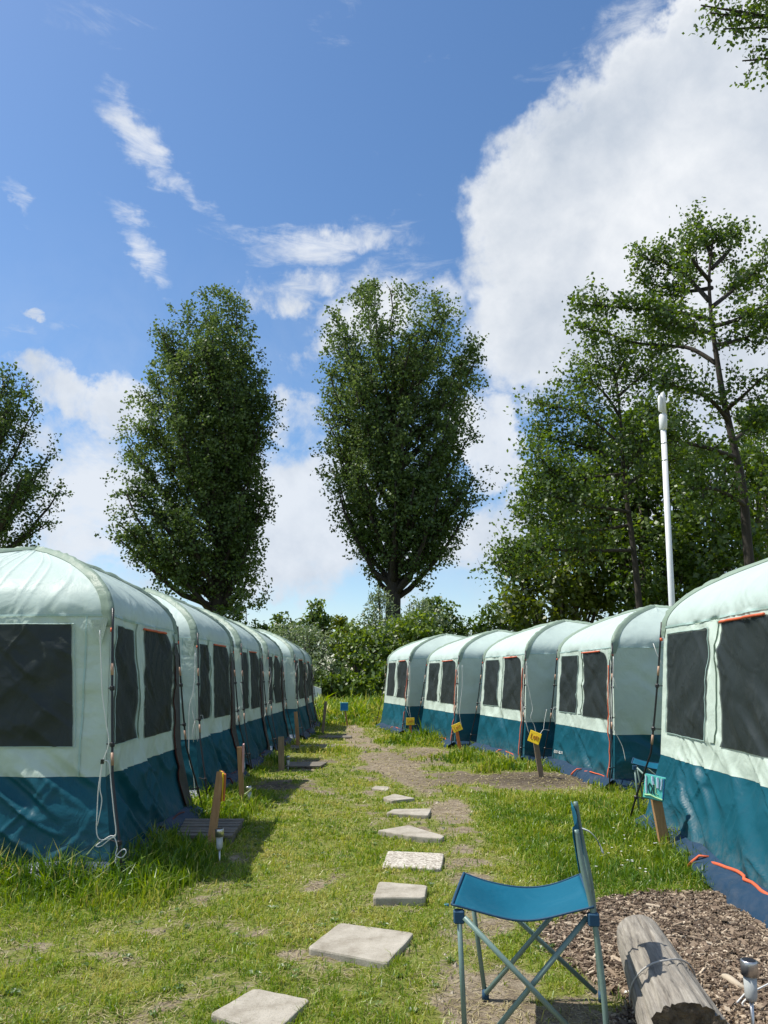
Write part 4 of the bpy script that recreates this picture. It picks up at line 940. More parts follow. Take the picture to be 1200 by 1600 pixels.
# ------------------------------------------------------------------ log
def log():
    a, b = Vector((1.30, 4.26, .118)), Vector((1.06, 2.93, .148)); L_ = (b - a).length; root = empty('log', (a.x, a.y, 0), 0, 'weathered grey log lying on the wood chips right of the chair', 'log')
    ax = (b - a).normalized(); s_ = ax.cross(Vector((0, 0, 1))).normalized(); up = s_.cross(ax); n, m = 96, 70
    J, I = np.meshgrid(np.linspace(0, 1, m + 1), np.arange(n) / n * 2 * pi, indexing='ij')
    cx, cy = np.cos(I), np.sin(I); Rr = .108 + .044 * J ** .8; Rr = Rr * np.where(J < .10, np.sqrt(np.clip(1 - ((.10 - J) / .115) ** 2, 0, 1)), 1)
    kk = I / (2 * pi) * 9; per = vn(cx * 2.2 + J * .8, cy * 2.2, 5); crack = vn(cx * 9 + .6 * vn(J * 3, cx * 0, 2), cy * 9 + 100, 6); fine = vn(cx * 24, cy * 24 + J * 2.5, 8)
    Rr = Rr * (1 + .10 * (per - .5) + .02 * (fine - .5)) - .016 * np.exp(-((crack - .5) / .045) ** 2) * (J > .06) + .006 * (fbm(J * 9, I * 2, 9) - .5)
    P0 = np.array(a - root.location)[None, None] + J[..., None] * L_ * np.array(ax) + Rr[..., None] * (cx[..., None] * np.array(s_) + cy[..., None] * np.array(up))
    idx = np.arange((m + 1) * n).reshape(m + 1, n); Fc = np.stack([idx[:-1], np.roll(idx, -1, 1)[:-1], np.roll(idx, -1, 1)[1:], idx[1:]], -1).reshape(-1, 4)
    mt, N, L = mat_new('weathered_log'); o = N.new('ShaderNodeOutputMaterial'); bs = N.new('ShaderNodeBsdfPrincipled'); L.new(bs.outputs[0], o.inputs[0])
    rz = -atan2(ax.x, -ax.y); v0 = coord(N, L, 'Object', (1, 1, 1), (0, 0, rz)); mpp = N.new('ShaderNodeMapping'); mpp.inputs['Scale'].default_value = (1, .06, 1); L.new(v0, mpp.inputs[0]); v = mpp.outputs[0]; v2 = coord(N, L, 'Object')
    c = ramp(N, L, nz(N, L, 46, 8, .7, v, .12), [(.32, (.03, .026, .02)), (.42, (.19, .168, .135)), (.55, (.30, .27, .22)), (.72, (.47, .43, .355))])
    pt_ = ramp(N, L, nz(N, L, 7, 6, .6, v2), [(.42, (0, 0, 0)), (.62, (1, 1, 1))]); c = mixc(N, L, pt_, mixc(N, L, .35, c, (.20, .185, .16)), c)
    L.new(c, bs.inputs['Base Color']); bs.inputs['Roughness'].default_value = .85; bp = N.new('ShaderNodeBump'); bp.inputs['Strength'].default_value = .7; bp.inputs['Distance'].default_value = .012; L.new(nz(N, L, 40, 8, .7, v), bp.inputs['Height']); L.new(bp.outputs[0], bs.inputs['Normal'])
    link('log_body', npmesh('log_body', P0, Fc, mt, None, True), root)
    # rough, dark, sawn end
    vs, fs = [], []; rings = 14; e0 = P0[-1]; cen = e0.mean(0)
    for q in range(rings + 1):
        f_ = 1 - q / rings
        for k in range(n):
            w_ = cen + (e0[k] - cen) * f_ * .998; dn = (.028 * (fbm(np.array([w_[0] * 38]), np.array([w_[2] * 38]), 4)[0] - .62)) * (1 if 0 < q else 0) - .015 * (1 - f_); vs.append(tuple(w_ + np.array(ax) * dn))
    fs = [(q * n + k, q * n + (k + 1) % n, (q + 1) * n + (k + 1) % n, (q + 1) * n + k) for q in range(rings) for k in range(n)]
    MB().add(vs, fs).build('cut_end', basic('rotten_wood_end', (.17, .13, .085), .95, .3, 26, 1, 60, col2=(.028, .022, .015)), root, True)
    # wire looped over the log
    w = []
    for q in range(24):
        th = R(200) - q / 23 * R(215); j = .62 + .07 * sin(q / 23 * pi) * 1.0 - .12 * abs(cos(th)) * (1 if q < 12 else -.3); rr = (.108 + .044 * j ** .8) * 1.075
        w.append(a + ax * L_ * j - s_ * rr * -cos(th) * 1.0 + up * rr * sin(th))
    w[0].z = max(w[0].z, .02); tag(MB().tube(w, .0038, 7).build('wire', basic('galvanised_wire', (.40, .385, .35), .5, .1), None, True), 'thin grey wire bent over the log', 'wire')
log()
# branch, cord and litter on the chips
br = MB().tube(smooth_pts([G(1128, 1524, .02), G(1140, 1530, .025), G(1155, 1540, .02), G(1170, 1546, .015)], 4), [.002] + [.011, .015, .017, .018, .018, .017, .016, .014, .012, .01, .006] + [.003], 7)
tag(br.build('bark_piece', basic('pale_bark_piece', (.45, .38, .28), .8, .15), None, True), 'pale split piece of wood beside the steel solar light', 'wood piece')
cp = smooth_pts([G(1120, 1570, .012), G(1145, 1571, .02), G(1165, 1552, .03), G(1171, 1556, .05), G(1160, 1570, .02), G(1190, 1576, .01), G(1230, 1573, .01)], 6) ; cp2 = smooth_pts([G(1168, 1552, .03), G(1185, 1545, .04), G(1215, 1530, .05)], 5)
cc = MB().tube(cp, .0035, 6); cc.tube(cp2, .0035, 6); tag(cc.build('cord', MT['rope'], None, True), 'white cord looped on the wood chips around the solar light', 'cord')
p = G(697, 1414, .012); cap = MB().tube([p - Vector((0, 0, .010)), p + Vector((0, 0, .005)), p + Vector((0, 0, .008))], [.017, .017, .014], 14)
tag(cap.build('bottle_cap', MT['blue_sign'], None, False), 'tiny blue bottle cap lying on bare soil right of the slabs', 'bottle cap')
p = G(981, 1554, .008); tag(MB().tube([p + Vector((-.014, .0, 0)), p + Vector((-.008, .0, .006)), p + Vector((.008, 0, .006)), p + Vector((.014, .002, 0))], [.005, .011, .012, .005], 7).build('pebble', MT['rope'], None, True), 'small white pebble on the wood chips between chair and log', 'pebble')

# ------------------------------------------------------------------ white post behind the right tents
pt1 = at(1036.5, 672, 14.6); pt2 = at(1035, 640, 14.6); pt3 = at(1033, 614, 14.6); pb = at(1059, 1160, 14.6); base = Vector((pb.x, 14.6, 0))
root = empty('white_post', base, 0, 'tall slim white metal post rising behind the right tents', 'post'); l = lambda p: Vector(p) - base
MB().tube([l(base) - Vector((0, 0, .3)), l(pt1)], [.062, .054], 20).build('shaft', MT['white_paint'], root, True)
MB().tube([l(pt1), l(pt1) + Vector((0, 0, .02)), l(pt2) - Vector((0, 0, .14)), l(pt2) - Vector((0, 0, .1))], [.056, .075, .082, .058], 20).build('collar', MT['white_paint'], root, True)
MB().tube([l(pt2) - Vector((-.03, 0, .12)), l(pt3) + Vector((.03, 0, -.02)), l(pt3) + Vector((.03, 0, 0))], [.046, .046, .036], 18).build('top_tube', MT['white_paint'], root, True)
MB().tube([l(pt2) + Vector((-.05, -.04, -.06)), l(pt2) + Vector((-.055, -.04, -.03)), l(pt3) + Vector((-.05, -.04, -.12)), l(pt3) + Vector((-.045, -.04, -.07))], [.024, .044, .044, .024], 16).build('antenna', MT['white_paint'], root, True)
for pz in (.28, .62): q = l(pt1).lerp(l(base), pz / 6); MB().tube([q, q + Vector((0, 0, .02))], .058, 18).build('band', MT['steel'], root, True)

# ------------------------------------------------------------------ trees
def leaves(Cn, per, sig, size, r, aspect=.62, up=.35, tonevar=.25, ctone=None, droop=0):
    n = len(Cn); idx = np.repeat(np.arange(n), per); N_ = len(idx)
    P_ = Cn[idx] + r.normal(0, 1, (N_, 3)) * sig * np.array([1, 1, .8])
    t = r.normal(0, 1, (N_, 3)); t[:, 2] -= droop; t /= np.linalg.norm(t, axis=1)[:, None]
    nn = r.normal(0, 1, (N_, 3)); nn[:, 2] += up * 3; b = np.cross(t, nn); b /= np.maximum(np.linalg.norm(b, axis=1), 1e-6)[:, None]
    s = size * r.uniform(.6, 1.25, N_)[:, None]
    V = np.stack([P_ - t * s * .5, P_ + b * s * aspect * .5 + t * s * .05, P_ + t * s * .5, P_ - b * s * aspect * .5 + t * s * .05], 1)
    tone = np.clip(.42 + r.normal(0, tonevar, N_) * .8 + (0 if ctone is None else ctone[idx]), 0, 1)
    return V.reshape(-1, 3), np.arange(N_ * 4).reshape(-1, 4), tone
def crown(root, Cn, per, sig, size, mat, r, **kw):
    ct = (vn(Cn[:, 0] * .5 + Cn[:, 1] * .3, Cn[:, 2] * .5, 3) - .5) * .5
    V, Fq, tone = leaves(Cn, per, sig, size, r, ctone=ct, **kw)
    return link('crown', npmesh('crown', V, Fq, MT[mat], {'tone': ('FACE', tone)}), root)
def poplar(label, Y, tx, base_py, prof, trunk_top_py, n_limb, n_cl, per, seed, size=.20, trunk_lean=0.0, rt=.55, notch=None, thn=0.0):
    """prof: list of (py, pxleft, pxright) outline of the crown"""
    r = np.random.default_rng(seed); rr = random.Random(seed)
    b0 = at(tx, base_py, Y); base = Vector((b0.x, Y, 0)); root = empty('poplar_tree', base, 0, label, 'tree', 'tall poplar trees behind the tents')
    zz, ll, rg = [], [], []
    for py, a, b in sorted(prof, key=lambda q: -q[0]):
        p, q = at(a, py, Y), at(b, py, Y); zz.append(p.z); ll.append(base.x - p.x); rg.append(q.x - base.x)
    zz = np.array(zz); ll = np.array(ll); rg = np.array(rg); zlo, zhi = zz[0], zz[-1]; Hh = zhi
    def ax(z): return trunk_lean * (z / Hh) ** 1.3
    def env(z, th):
        c = np.cos(th); mid = (rg - ll) / 2; half = (rg + ll) / 2
        m_, h_ = np.interp(z, zz, mid), np.interp(z, zz, half); return m_, h_ * (1 - .12 * np.sin(th) ** 2)
    tk = MB(); tz = np.linspace(0, trunk_top_py, 14)
    tk.tube([(ax(z) + .12 * sin(z * .5 + seed), .1 * cos(z * .4), z) for z in tz], [rt * (1 - .9 * (z / trunk_top_py)) ** .8 + .03 for z in tz], 10)
    cl = []
    for i in range(n_limb):
        f_ = (i + .5) / n_limb; z0 = zlo * .9 + (Hh - zlo) * .66 * f_ ** 1.2; th = i * 2.399 + rr.uniform(-.4, .4)
        z1 = min(z0 + (Hh - zlo) * rr.uniform(.14, .34) + .5, Hh * .985); m_, h_ = env(z1, th); k = rr.uniform(.66, .90)
        e = Vector((m_ + cos(th) * h_ * k, sin(th) * h_ * .9 * k, z1)); s = Vector((ax(z0), 0, z0)); cpt = s.lerp(e, .5) + Vector((0, 0, -(z1 - z0) * .20)) + Vector((cos(th), sin(th), 0)) * h_ * .12
        pts = [s.lerp(cpt, t).lerp(cpt.lerp(e, t), t) + Vector((rr.uniform(-1, 1), rr.uniform(-1, 1), rr.uniform(-1, 1))) * .12 * (t > 0) for t in np.linspace(0, 1, 8)]
        r0 = rt * .42 * (1 - .6 * f_) * rr.uniform(.7, 1.1); tk.tube(pts, [r0 * (1 - .85 * t) + .015 for t in np.linspace(0, 1, 8)], 6)
        for t in np.linspace(.32, 1, 11):
            j = min(6, int(t * 7)); p = pts[j].lerp(pts[j + 1], t * 7 - j)
            for _ in range(3):
                d = Vector((rr.gauss(0, 1), rr.gauss(0, 1), rr.gauss(.5, .7))).normalized() * rr.uniform(.5, 1.5) * (1.1 - .35 * t); q = p + d
                if rr.random() < .45: tk.tube([p, p.lerp(q, .55) + Vector((0, 0, -.06)), q], [.035, .02, .008], 4, False)
                cl.append(q); cl.append(p.lerp(q, .6))
    tk.build('trunk', MT['bark_dark'], root, True)
    # foliage masses filling the outline
    z = r.uniform(zlo, zhi, n_cl); th = r.uniform(0, 2 * pi, n_cl); m_, h_ = env(z, th); q = r.uniform(0, 1, n_cl) ** .33
    lob = .90 + .16 * vn(th * 2.3 + seed, z * .55, seed)
    P_ = np.stack([m_ + np.cos(th) * h_ * q * lob, np.sin(th) * h_ * q * lob * .9, z], -1)
    gap = fbm(P_[:, 0] * .55 + seed, P_[:, 2] * .5 + P_[:, 1] * .4, seed + 9, 3); thin = np.interp(z, [zlo, zlo + (zhi - zlo) * .35, zhi], [.66, .47, .34])
    P_ = P_[gap > thin + thn]
    cl = np.array([tuple(c_) for c_ in cl]); mm_, hh_ = env(cl[:, 2], np.arctan2(cl[:, 1], cl[:, 0])); cl = cl[(np.abs(cl[:, 0] - mm_) < hh_ * 1.04 + .15) & (cl[:, 2] < zhi + .3)]
    Cn = np.concatenate([P_, cl])
    if notch:
        for nx_, ny_, hw in notch:
            q_ = at(nx_, ny_, Y); hh2 = hw / F * Y; Cn = Cn[~((Cn[:, 2] > q_.z) & (np.abs(Cn[:, 0] - (q_.x - base.x)) < hh2 * np.clip((Cn[:, 2] - q_.z) / 1.5, 0, 1)))]
    crown(root, Cn, per, .22, size, 'poplar', r, aspect=.85, up=.15)
    return root
poplar('tall broad poplar in the middle of the photo, twin topped', 48, 617, 960,
       [(443, 568, 585), (452, 560, 592), (470, 548, 700), (485, 528, 722), (500, 512, 736), (530, 500, 748), (560, 493, 760), (600, 488, 764), (640, 487, 766), (665, 486, 745), (695, 488, 752), (720, 490, 768), (760, 500, 766), (800, 518, 758), (830, 530, 744), (860, 540, 735), (885, 560, 705), (905, 580, 690), (920, 596, 672)],
       23.0, 74, 1250, 15, 21, notch=[(603, 520, 12), (630, 500, 4), (672, 490, 4)], thn=.01)
poplar('tall dense poplar left of the middle, above the left tents', 48, 338, 985,
       [(456, 325, 345), (466, 300, 372), (480, 272, 388), (500, 255, 397), (530, 235, 408), (560, 222, 417), (600, 208, 430), (640, 198, 440), (680, 186, 444), (720, 178, 436), (760, 166, 428), (800, 158, 424), (830, 162, 432), (860, 170, 440), (890, 190, 442), (915, 215, 440), (935, 258, 425), (950, 300, 400)],
       23.0, 78, 1500, 15, 22, notch=[(294, 500, 7), (262, 540, 5)])
poplar('poplar at the left photo edge, only its right half in view', 46, -48, 985,
       [(520, -60, -30), (535, -95, 2), (560, -120, 22), (600, -145, 48), (640, -160, 68), (680, -170, 92), (710, -172, 108), (740, -170, 106), (770, -165, 98), (800, -160, 92), (825, -150, 66), (850, -130, 40), (875, -110, 28)],
       18.5, 36, 160, 10, 23, rt=.5, thn=.06)

def limb_tree(name, label, Y, trunk, limbs, mat, seed, group, size, per, sig, cl_per_m, r0=.2, bark='bark_dark', twl=.9, depth=1.8, extra=()):
    """trunk and limbs: pixel polylines with depth offsets (px, py, dY)"""
    rr = random.Random(seed); r = np.random.default_rng(seed)
    tp = [at(a, b, Y + (c[0] if c else 0)) for a, b, *c in trunk]; base = Vector((tp[0].x, tp[0].y, 0)); root = empty(name, base, 0, label, 'tree', group)
    tk = MB(); tpl = [Vector((0, 0, -.1))] + [p - base for p in tp if p.z > .3]; n = len(tpl)
    tk.tube(smooth_pts(tpl, 5), [r0 * (1 - .88 * i / ((n - 1) * 5)) for i in range((n - 1) * 5 + 1)], 10); cl = []
    def twigs(pts, r_, f0=.2, lv=0):
        L_ = sum((pts[i + 1] - pts[i]).length for i in range(len(pts) - 1)); nq = max(2, int(L_ * cl_per_m))
        for q in range(nq):
            t = f0 + (1 - f0) * (q + rr.random()) / nq; t = min(t, .999); j = int(t * (len(pts) - 1)); p = pts[j].lerp(pts[j + 1], t * (len(pts) - 1) - j); dirn = (pts[j + 1] - pts[j]).normalized()
            d = (dirn * .8 + Vector((rr.gauss(0, .8), rr.gauss(0, .8), rr.gauss(.25, 1.0)))).normalized() * twl * rr.uniform(.4, 1.15) * (1.15 - .5 * t)
            e = p + d; tk.tube([p, p.lerp(e, .5) + Vector((rr.uniform(-.05, .05), 0, rr.uniform(-.04, .08))), e], [.016, .010, .004], 4, False)
            for _ in range(2): e3 = p.lerp(e, rr.uniform(.4, .9)); tk.tube([e3, e3 + Vector((rr.gauss(0, .16), rr.gauss(0, .16), rr.gauss(.05, .16)))], [.006, .003], 3, False)
            cl.extend([e, p.lerp(e, .72), p.lerp(e, .45)])
            if lv == 0 and rr.random() < .6:
                e2 = p.lerp(e, .5) + Vector((rr.gauss(0, .4), rr.gauss(0, .4), rr.gauss(0, .35))) * twl; cl.append(e2); tk.tube([p.lerp(e, .5), e2], [.008, .004], 4, False)
    for lm in limbs:
        pts = smooth_pts([at(a, b, Y + (c[0] if c else 0)) - base for a, b, *c in lm], 5); m_ = len(pts); tk.tube(pts, [r0 * .42 * (1 - .85 * i / (m_ - 1)) + .008 for i in range(m_)], 7); twigs(pts, r0)
    twigs([tpl[-2], tpl[-1]], r0, 0)
    tk.build('trunk', MT[bark], root, True); Cn = np.array([tuple(c_) for c_ in cl])
    if len(extra): Cn = np.concatenate([Cn, np.array([tuple(Vector(e) - base) for e in extra])])
    crown(root, Cn, per, sig, size, mat, r, aspect=.8, up=.3); return root
limb_tree('alder_tree', 'tall open crowned tree on the right with bare trunk showing and sky between its limbs', 20,
    [(1178, 950), (1168, 850), (1160, 760), (1145, 690), (1130, 620), (1120, 560), (1112, 500), (1108, 440), (1112, 390), (1118, 358)],
    [[(1140, 660), (1110, 625, -.5), (1070, 607, -1), (1035, 600, -1.5)], [(1122, 570), (1080, 545, .5), (1040, 540, 1), (990, 535, 1.2), (945, 520, 1.4), (918, 515, 1.4)],
     [(1112, 500), (1070, 490, -.6), (1020, 484, -1), (960, 480, -1.3), (910, 475, -1.6)], [(1108, 470), (1070, 430, .6), (1035, 410, .8), (1003, 405, 1)],
     [(1110, 440), (1085, 410, -.5), (1072, 385, -.7)], [(1112, 420), (1140, 390, .3), (1142, 362, .4)], [(1112, 480), (1150, 450, .8), (1180, 425, 1.2), (1200, 415, 1.4)],
     [(1115, 510), (1150, 500, -.8), (1190, 480, -1.2), (1215, 470, -1.4)], [(1112, 400), (1100, 372, .2), (1088, 352, .3)], [(1118, 540), (1165, 528, .8), (1200, 505, 1.2)],
     [(1135, 640), (1165, 615, -.6), (1190, 590, -1)], [(1145, 690), (1175, 665, 1), (1195, 650, 1.2)], [(1150, 715), (1105, 700, -.8), (1060, 690, -1.2), (1030, 680, -1.2)], [(1112, 450), (1075, 455, 1), (1040, 450, 1.4), (1010, 440, 1.4)],
     [(1115, 520), (1080, 515, -1), (1050, 500, -1.2)], [(1165, 790), (1120, 765, -1), (1080, 765, -1.4)]],
    'alder', 31, 'trees of the wood on the right', .115, 21, .15, 6.0, r0=.15, twl=.9)
limb_tree('alder_tree', 'tree of feathery layered branches reaching left, left of the white post', 22,
    [(1000, 960), (990, 860), (978, 770), (972, 700), (968, 640), (962, 590), (955, 560)],
    [[(975, 700), (930, 660, .5), (890, 640, .8), (855, 635, 1)], [(980, 740), (930, 745, -.6), (880, 750, -1), (835, 705, -1.2)], [(985, 770), (930, 765, .6), (880, 750, 1), (838, 738, 1.2)],
     [(968, 650), (940, 610, -.5), (905, 590, -.8)], [(965, 620), (1000, 590, .6), (1030, 570, .8)], [(970, 690), (1010, 660, -.8), (1040, 650, -1)], [(985, 800), (920, 790, -1), (860, 775, -1.2), (835, 770, -1.4)],
     [(960, 580), (930, 570, .3), (915, 580, .3)], [(962, 590), (975, 565, .2), (985, 548, .3)], [(975, 720), (920, 700, 1.2), (875, 690, 1.4), (850, 680, 1.4)], [(978, 760), (1020, 730, 1), (1060, 720, 1.2)], [(990, 860), (900, 860, -1), (830, 860, -1), (785, 880, -1)],
     [(985, 820), (910, 830, 1), (850, 810, 1), (825, 800, 1)], [(980, 780), (950, 720, 1), (930, 690, 1.5)], [(975, 740), (1000, 700, -1), (1005, 650, -1.5)]],
    'alder', 32, 'trees of the wood on the right', .115, 22, .22, 7.2, r0=.11, twl=1.0)

def blob_tree(name, label, base, lobes, mat, seed, group, size=.16, per=14, dens=9.0, sig=.16, trunk=True, cat='tree', aspect=.7, **kw):
    """lobes: (dx, dy, z, rx, ry, rz) about the base"""
    r = np.random.default_rng(seed); rr = random.Random(seed); root = empty(name, base, 0, label, cat, group); cs = []; tk = MB()
    for dx, dy, z, rx, ry, rz in lobes:
        n = int(dens * 7.5 * (rx * ry + ry * rz + rx * rz) / 3 * 1.2) + 6; v = r.normal(0, 1, (n, 3)); v /= np.linalg.norm(v, axis=1)[:, None]
        q = r.uniform(.55, 1.05, n)[:, None] * (1 + .35 * (vn(v[:, 0] * 2.4 + seed, v[:, 2] * 2.4 + v[:, 1] * 1.7, seed)[:, None] - .45)); P_ = v * q * np.array([rx, ry, rz]) + np.array([dx, dy, z]); P_ = P_[P_[:, 2] > .12]; cs.append(P_)
        for _ in range(4):
            e = Vector((dx + rr.uniform(-.6, .6) * rx, dy + rr.uniform(-.6, .6) * ry, z + rr.uniform(0, .8) * rz)); s = Vector((dx * .15, dy * .15, min(z * .25, 1.2))); tk.tube([s, s.lerp(e, .5) + Vector((0, 0, -.1)), e], [.07, .045, .012], 5, False)
    H = max(l_[2] for l_ in lobes); tk.tube([(0, 0, -.1), (.03, 0, H * .3), (0, .04, H * .8)], [.04 + .02 * H, .03 + .014 * H, .02], 8)
    tk.build('trunk' if cat == 'tree' else 'stems', MT['bark_grey'], root, True); crown(root, np.concatenate(cs), per, sig, size, mat, r, aspect=aspect, **kw); return root
def gr(px, Y, z=0): q = at(px, 1058, Y); return (q.x, Y, 0)
def lobes_px(base, Y, L_):
    """lobes given as (px, py, dY, radius_px_x, radius_px_y)"""
    out = []
    for px, py, dY, ax_, ay_ in L_:
        p = at(px, py, Y + dY); k = (Y + dY) / F * 1.0; out.append((p.x - base[0], p.y - base[1], p.z, ax_ * k, (ax_ + ay_) / 2 * k * .8, ay_ * k * 1.05))
    return out
W = 'trees of the wood on the right'
def wood(name, label, px, Y, L_, mat, seed, **kw):
    b = gr(px, Y); return blob_tree(name, label, b, lobes_px(b, Y, L_), mat, seed, W, **kw)
wood('hawthorn_tree', 'broad olive green bushy tree forming the left end of the wood', 875, 26, [(880, 880, 0, 75, 75), (850, 930, -1, 70, 60), (905, 810, .5, 55, 50), (935, 900, .5, 70, 80), (820, 885, 0, 34, 26), (800, 880, -.3, 20, 12), (870, 785, 1, 32, 22), (960, 835, .5, 50, 55)], 'wood_olive', 41, size=.19, per=17, dens=9)
wood('hawthorn_tree', 'dark dense tree directly behind the white post', 1020, 25, [(1010, 880, 0, 80, 85), (1060, 920, -1, 70, 60), (1040, 800, .5, 60, 60), (1000, 770, .5, 40, 40), (1080, 850, 0, 60, 60), (965, 700, 1.5, 48, 55), (1010, 680, 1.5, 44, 60), (1050, 730, 1.5, 50, 50), (930, 755, 1, 40, 35)], 'alder', 42, size=.19, per=16, dens=8.5)
wood('hawthorn_tree', 'dark dense tree behind the trunk of the tall open tree', 1140, 23.5, [(1130, 860, 0, 80, 80), (1180, 800, 1, 70, 60), (1110, 740, 1, 55, 55), (1160, 900, -1, 80, 50), (1170, 730, 1.5, 50, 40)], 'alder', 43, size=.19, per=16, dens=8.5)
wood('hawthorn_tree', 'pale green tree at the right photo edge beyond the wood', 1200, 27, [(1205, 700, 0, 60, 75), (1230, 820, 0, 80, 90), (1180, 660, .5, 34, 36), (1225, 920, 0, 80, 60)], 'fresh', 44, size=.15, per=16, dens=7)
wood('distant_tree', 'dark green rounded tree just left of the wood, low above the right tents', 790, 42, [(785, 955, 0, 34, 26), (800, 935, 0, 22, 20), (765, 975, 0, 28, 22), (815, 960, 1, 30, 30)], 'alder', 45, size=.24, per=14, dens=4, sig=.22)

HG = 'bushes and young trees behind the lawn'
def bush(name, label, px, Y, L_, mat, seed, size=.23, per=15, dens=5.5, cat='bush', **kw):
    b = gr(px, Y); return blob_tree(name, label, b, lobes_px(b, Y, L_), mat, seed, HG, size=size, per=per, dens=dens, cat=cat, **kw)
WK = dict(aspect=.35, sig=.2)
bush('willow_bush', 'silvery willow bush at the left end of the bushes, beside the left tents', 440, 38, [(440, 1040, 0, 34, 44), (455, 1000, .5, 26, 24), (420, 1010, 1, 22, 22), (450, 1078, -.5, 26, 20)], 'willow', 51, **WK)
bush('willow_bush', 'silvery green willow bush left of the blue sign', 490, 37, [(490, 1035, 0, 38, 48), (480, 995, .5, 26, 24), (505, 1060, -1, 34, 34), (470, 1070, -1, 28, 26)], 'willow', 52, **WK)
bush('young_tree', 'young tree with a rounded top rising above the willows on the left', 492, 41, [(494, 955, 0, 15, 16), (500, 975, 0, 24, 20), (480, 985, 0, 20, 20), (495, 1010, 0, 34, 30)], 'alder', 53, cat='tree')
bush('young_tree', 'small round dark tree low above the left tents', 440, 43, [(438, 975, 0, 14, 14), (448, 992, 0, 22, 18), (432, 998, 0, 20, 16)], 'alder', 54, cat='tree')
bush('young_tree', 'slim spiky young tree between the willows and the big poplar', 530, 40, [(533, 975, 0, 7, 10), (528, 990, 0, 14, 14), (540, 1010, 0, 22, 30), (545, 980, 1, 8, 12)], 'wood_olive', 55, cat='tree')
bush('leafy_bush', 'fresh green bush right behind the blue sign', 560, 37, [(555, 1050, 0, 36, 42), (575, 1015, .5, 34, 34), (548, 1000, 1, 24, 26), (590, 1065, -.5, 30, 30)], 'fresh', 56)
bush('willow_bush', 'tall grey green willow at the left foot of the big poplar', 600, 42, [(597, 960, 0, 24, 30), (590, 935, 0, 13, 18), (605, 1000, -1, 34, 36), (580, 985, 0, 20, 26)], 'willow', 57, **WK)
bush('leafy_bush', 'yellow green bush below the trunk of the big poplar', 630, 38, [(625, 1010, 0, 40, 42), (650, 985, .5, 34, 30), (610, 1050, -.5, 38, 40), (660, 1030, 0, 40, 44)], 'fresh', 58)
bush('willow_bush', 'silver green willow right of the big poplar trunk', 660, 40, [(655, 960, 0, 28, 26), (640, 985, 0, 30, 26), (675, 980, .5, 28, 24)], 'willow', 59, **WK)
bush('leafy_bush', 'mid green bushy tree behind the farthest right tent', 690, 42, [(685, 965, 0, 28, 24), (700, 985, 0, 26, 20), (675, 945, 0, 16, 14), (710, 1000, 0, 30, 24)], 'alder', 60, cat='tree')
bush('leafy_bush', 'low dark bush between the two willow bushes and the meadow', 520, 36, [(525, 1070, 0, 36, 24), (500, 1080, 0, 30, 18), (560, 1080, 0, 34, 18), (590, 1085, 0, 24, 14)], 'fresh', 61)
bush('bare_topped_tree', 'thin feathery young tree above the gap between the right tents', 722, 44, [(722, 985, 0, 14, 14), (735, 990, 0, 18, 12)], 'willow', 62, size=.12, per=8, cat='tree')
bush('distant_tree', 'low tree line tree right of the feathery young tree', 750, 50, [(745, 1000, 0, 30, 18), (780, 990, 0, 40, 24), (830, 990, 0, 50, 34)], 'wood_olive', 63, cat='tree', size=.26, dens=3)
bush('distant_tree', 'low green tree under the dense poplar, behind the left tents', 370, 46, [(350, 965, 0, 34, 16), (385, 985, 0, 34, 16), (410, 990, 0, 22, 12), (365, 950, 1, 14, 12)], 'alder', 64, cat='tree', size=.24, dens=4)
bush('distant_tree', 'hidden green tree behind the nearest left tents', 200, 46, [(180, 1000, 0, 80, 30), (280, 1000, 0, 70, 26), (80, 1000, 0, 70, 30)], 'alder', 65, cat='tree', size=.3, dens=2.5)

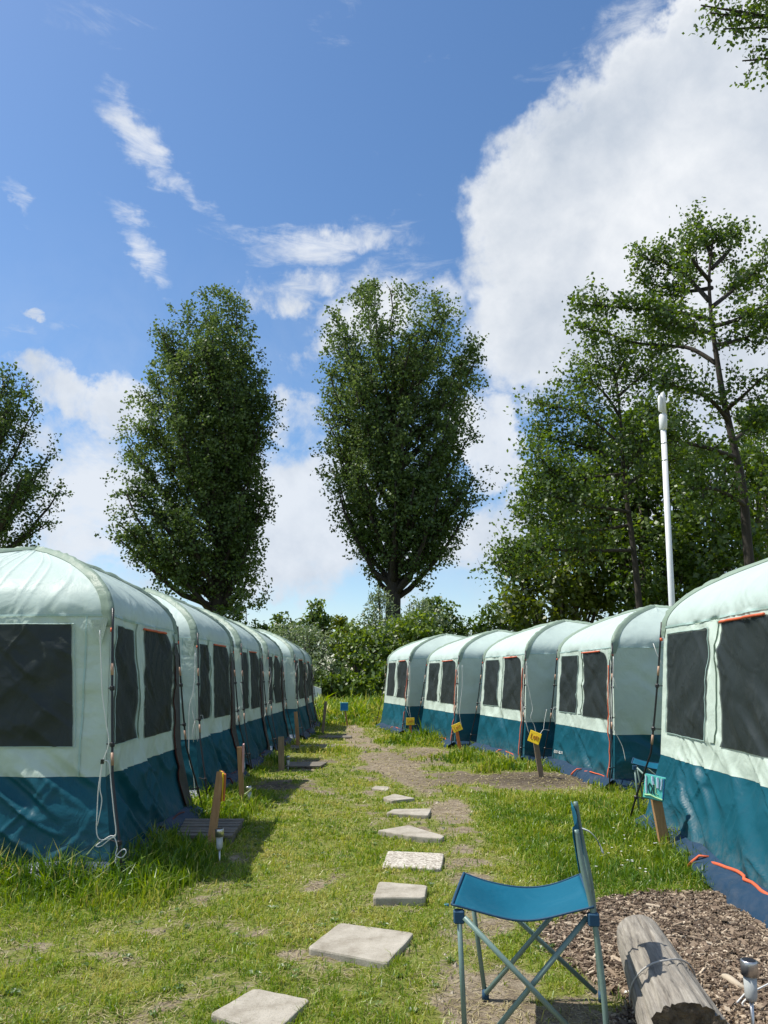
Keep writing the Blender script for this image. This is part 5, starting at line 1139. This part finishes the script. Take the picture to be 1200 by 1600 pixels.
# branch hanging in at the top right, on a tree that stands just outside the frame
def over():
    root_b = Vector((8.6, 7.2, 0)); L0 = lambda px, py, Y: at(px, py, Y)
    rr = random.Random(9); r = np.random.default_rng(9); root = empty('overhanging_tree', root_b, 0, 'leafy tree branches hanging into the top right corner of the photo', 'tree'); tk = MB(); cl = []
    top = Vector((.2, 0, 9.0)); tk.tube(smooth_pts([Vector((0, 0, -.1)), Vector((.1, .1, 3)), Vector((-.1, 0, 6)), top], 5), [.22 * (1 - .6 * i / 15) for i in range(16)], 10)
    for tgt, k in (((1095, 8), 0), ((1130, 45), .3), ((1160, 95), .2), ((1120, -60), .5), ((1190, 60), 0), ((1170, -10), -.4), ((1200, 88), -.3), ((1110, 20), .1), ((1235, 40), .3), ((1150, -90), 0), ((1260, -60), -.4)):
        e = L0(*tgt, 7.4 + k) - root_b; s = Vector((.0, 0, 6.2 + rr.uniform(-.6, 1.2))); mid = s.lerp(e, .55) + Vector((0, 0, .5)); pts = smooth_pts([s, mid, e], 8); m_ = len(pts); tk.tube(pts, [.05 * (1 - .9 * i / (m_ - 1)) + .004 for i in range(m_)], 6)
        for t in np.linspace(.35, 1, 12):
            j = min(m_ - 2, int(t * (m_ - 1))); p = pts[j]
            for _ in range(2):
                q = p + Vector((rr.gauss(0, .16), rr.gauss(0, .2), rr.gauss(-.02, .12))); tk.tube([p, q], [.006, .003], 4, False); cl += [q, p.lerp(q, .5)]
    for _ in range(260): v = Vector((rr.gauss(0, 1), rr.gauss(0, 1), rr.gauss(0, 1))).normalized(); cl.append(Vector((.6 + v.x * 1.7, v.y * 2.2, 8.6 + v.z * 1.6)))
    tk.build('trunk', MT['bark_dark'], root, True); crown(root, np.array([tuple(c_) for c_ in cl]), 17, .07, .056, 'alder', r, aspect=.7, up=.2)
over()

# ------------------------------------------------------------------ far street lamp and parked car glimpsed past the tents
b = gr(381, 70); root = empty('street_lamp', b, 0, 'thin far street lamp above the left tents under the dense poplar', 'street lamp')
h = at(381, 958, 70).z
MB().tube([(0, 0, 0), (0, 0, h * .6), (0, 0, h)], [.09, .07, .05], 8).build('lamp_post', MT['steel'], root, True); MB().box((-.35, 0, h + .03), (.8, .22, .12), None, .03).build('lamp_head', MT['steel'], root)
b = gr(496, 35.2)
def car(base):
    root = empty('parked_car', (at(503, 1058, 35.2).x - 2.0, 35.2, 0), R(4), 'white parked car glimpsed low between the left tents and the bushes', 'car')
    prof = [(-2.0, .35), (-2.05, .75), (-1.9, .95), (-1.2, 1.05), (-.75, 1.42), (.9, 1.45), (1.6, 1.02), (1.98, .9), (2.0, .35)]
    vs = [(x, y, z) for y in (-.82, .82) for x, z in prof]; n = len(prof); MB().add(vs, [tuple(range(n - 1, -1, -1)), tuple(range(n, 2 * n))] + [(i, (i + 1) % n, n + (i + 1) % n, n + i) for i in range(n)]).build('body', MT['white_paint'], root)
    for x0, x1 in ((-1.0, .0), (.08, 1.2)):
        for y in (-.835, .835): MB().box(((x0 + x1) / 2, y, 1.2), (x1 - x0 - .1, .02, .3), None, .004).build('window', MT['solar'], root)
    for x in (-1.25, 1.25):
        for y in (-.8, .8): MB().tube([(x, y - .1, .31), (x, y + .1, .31)], .31, 18).build('wheel', MT['black_plastic'], root)
car(b)
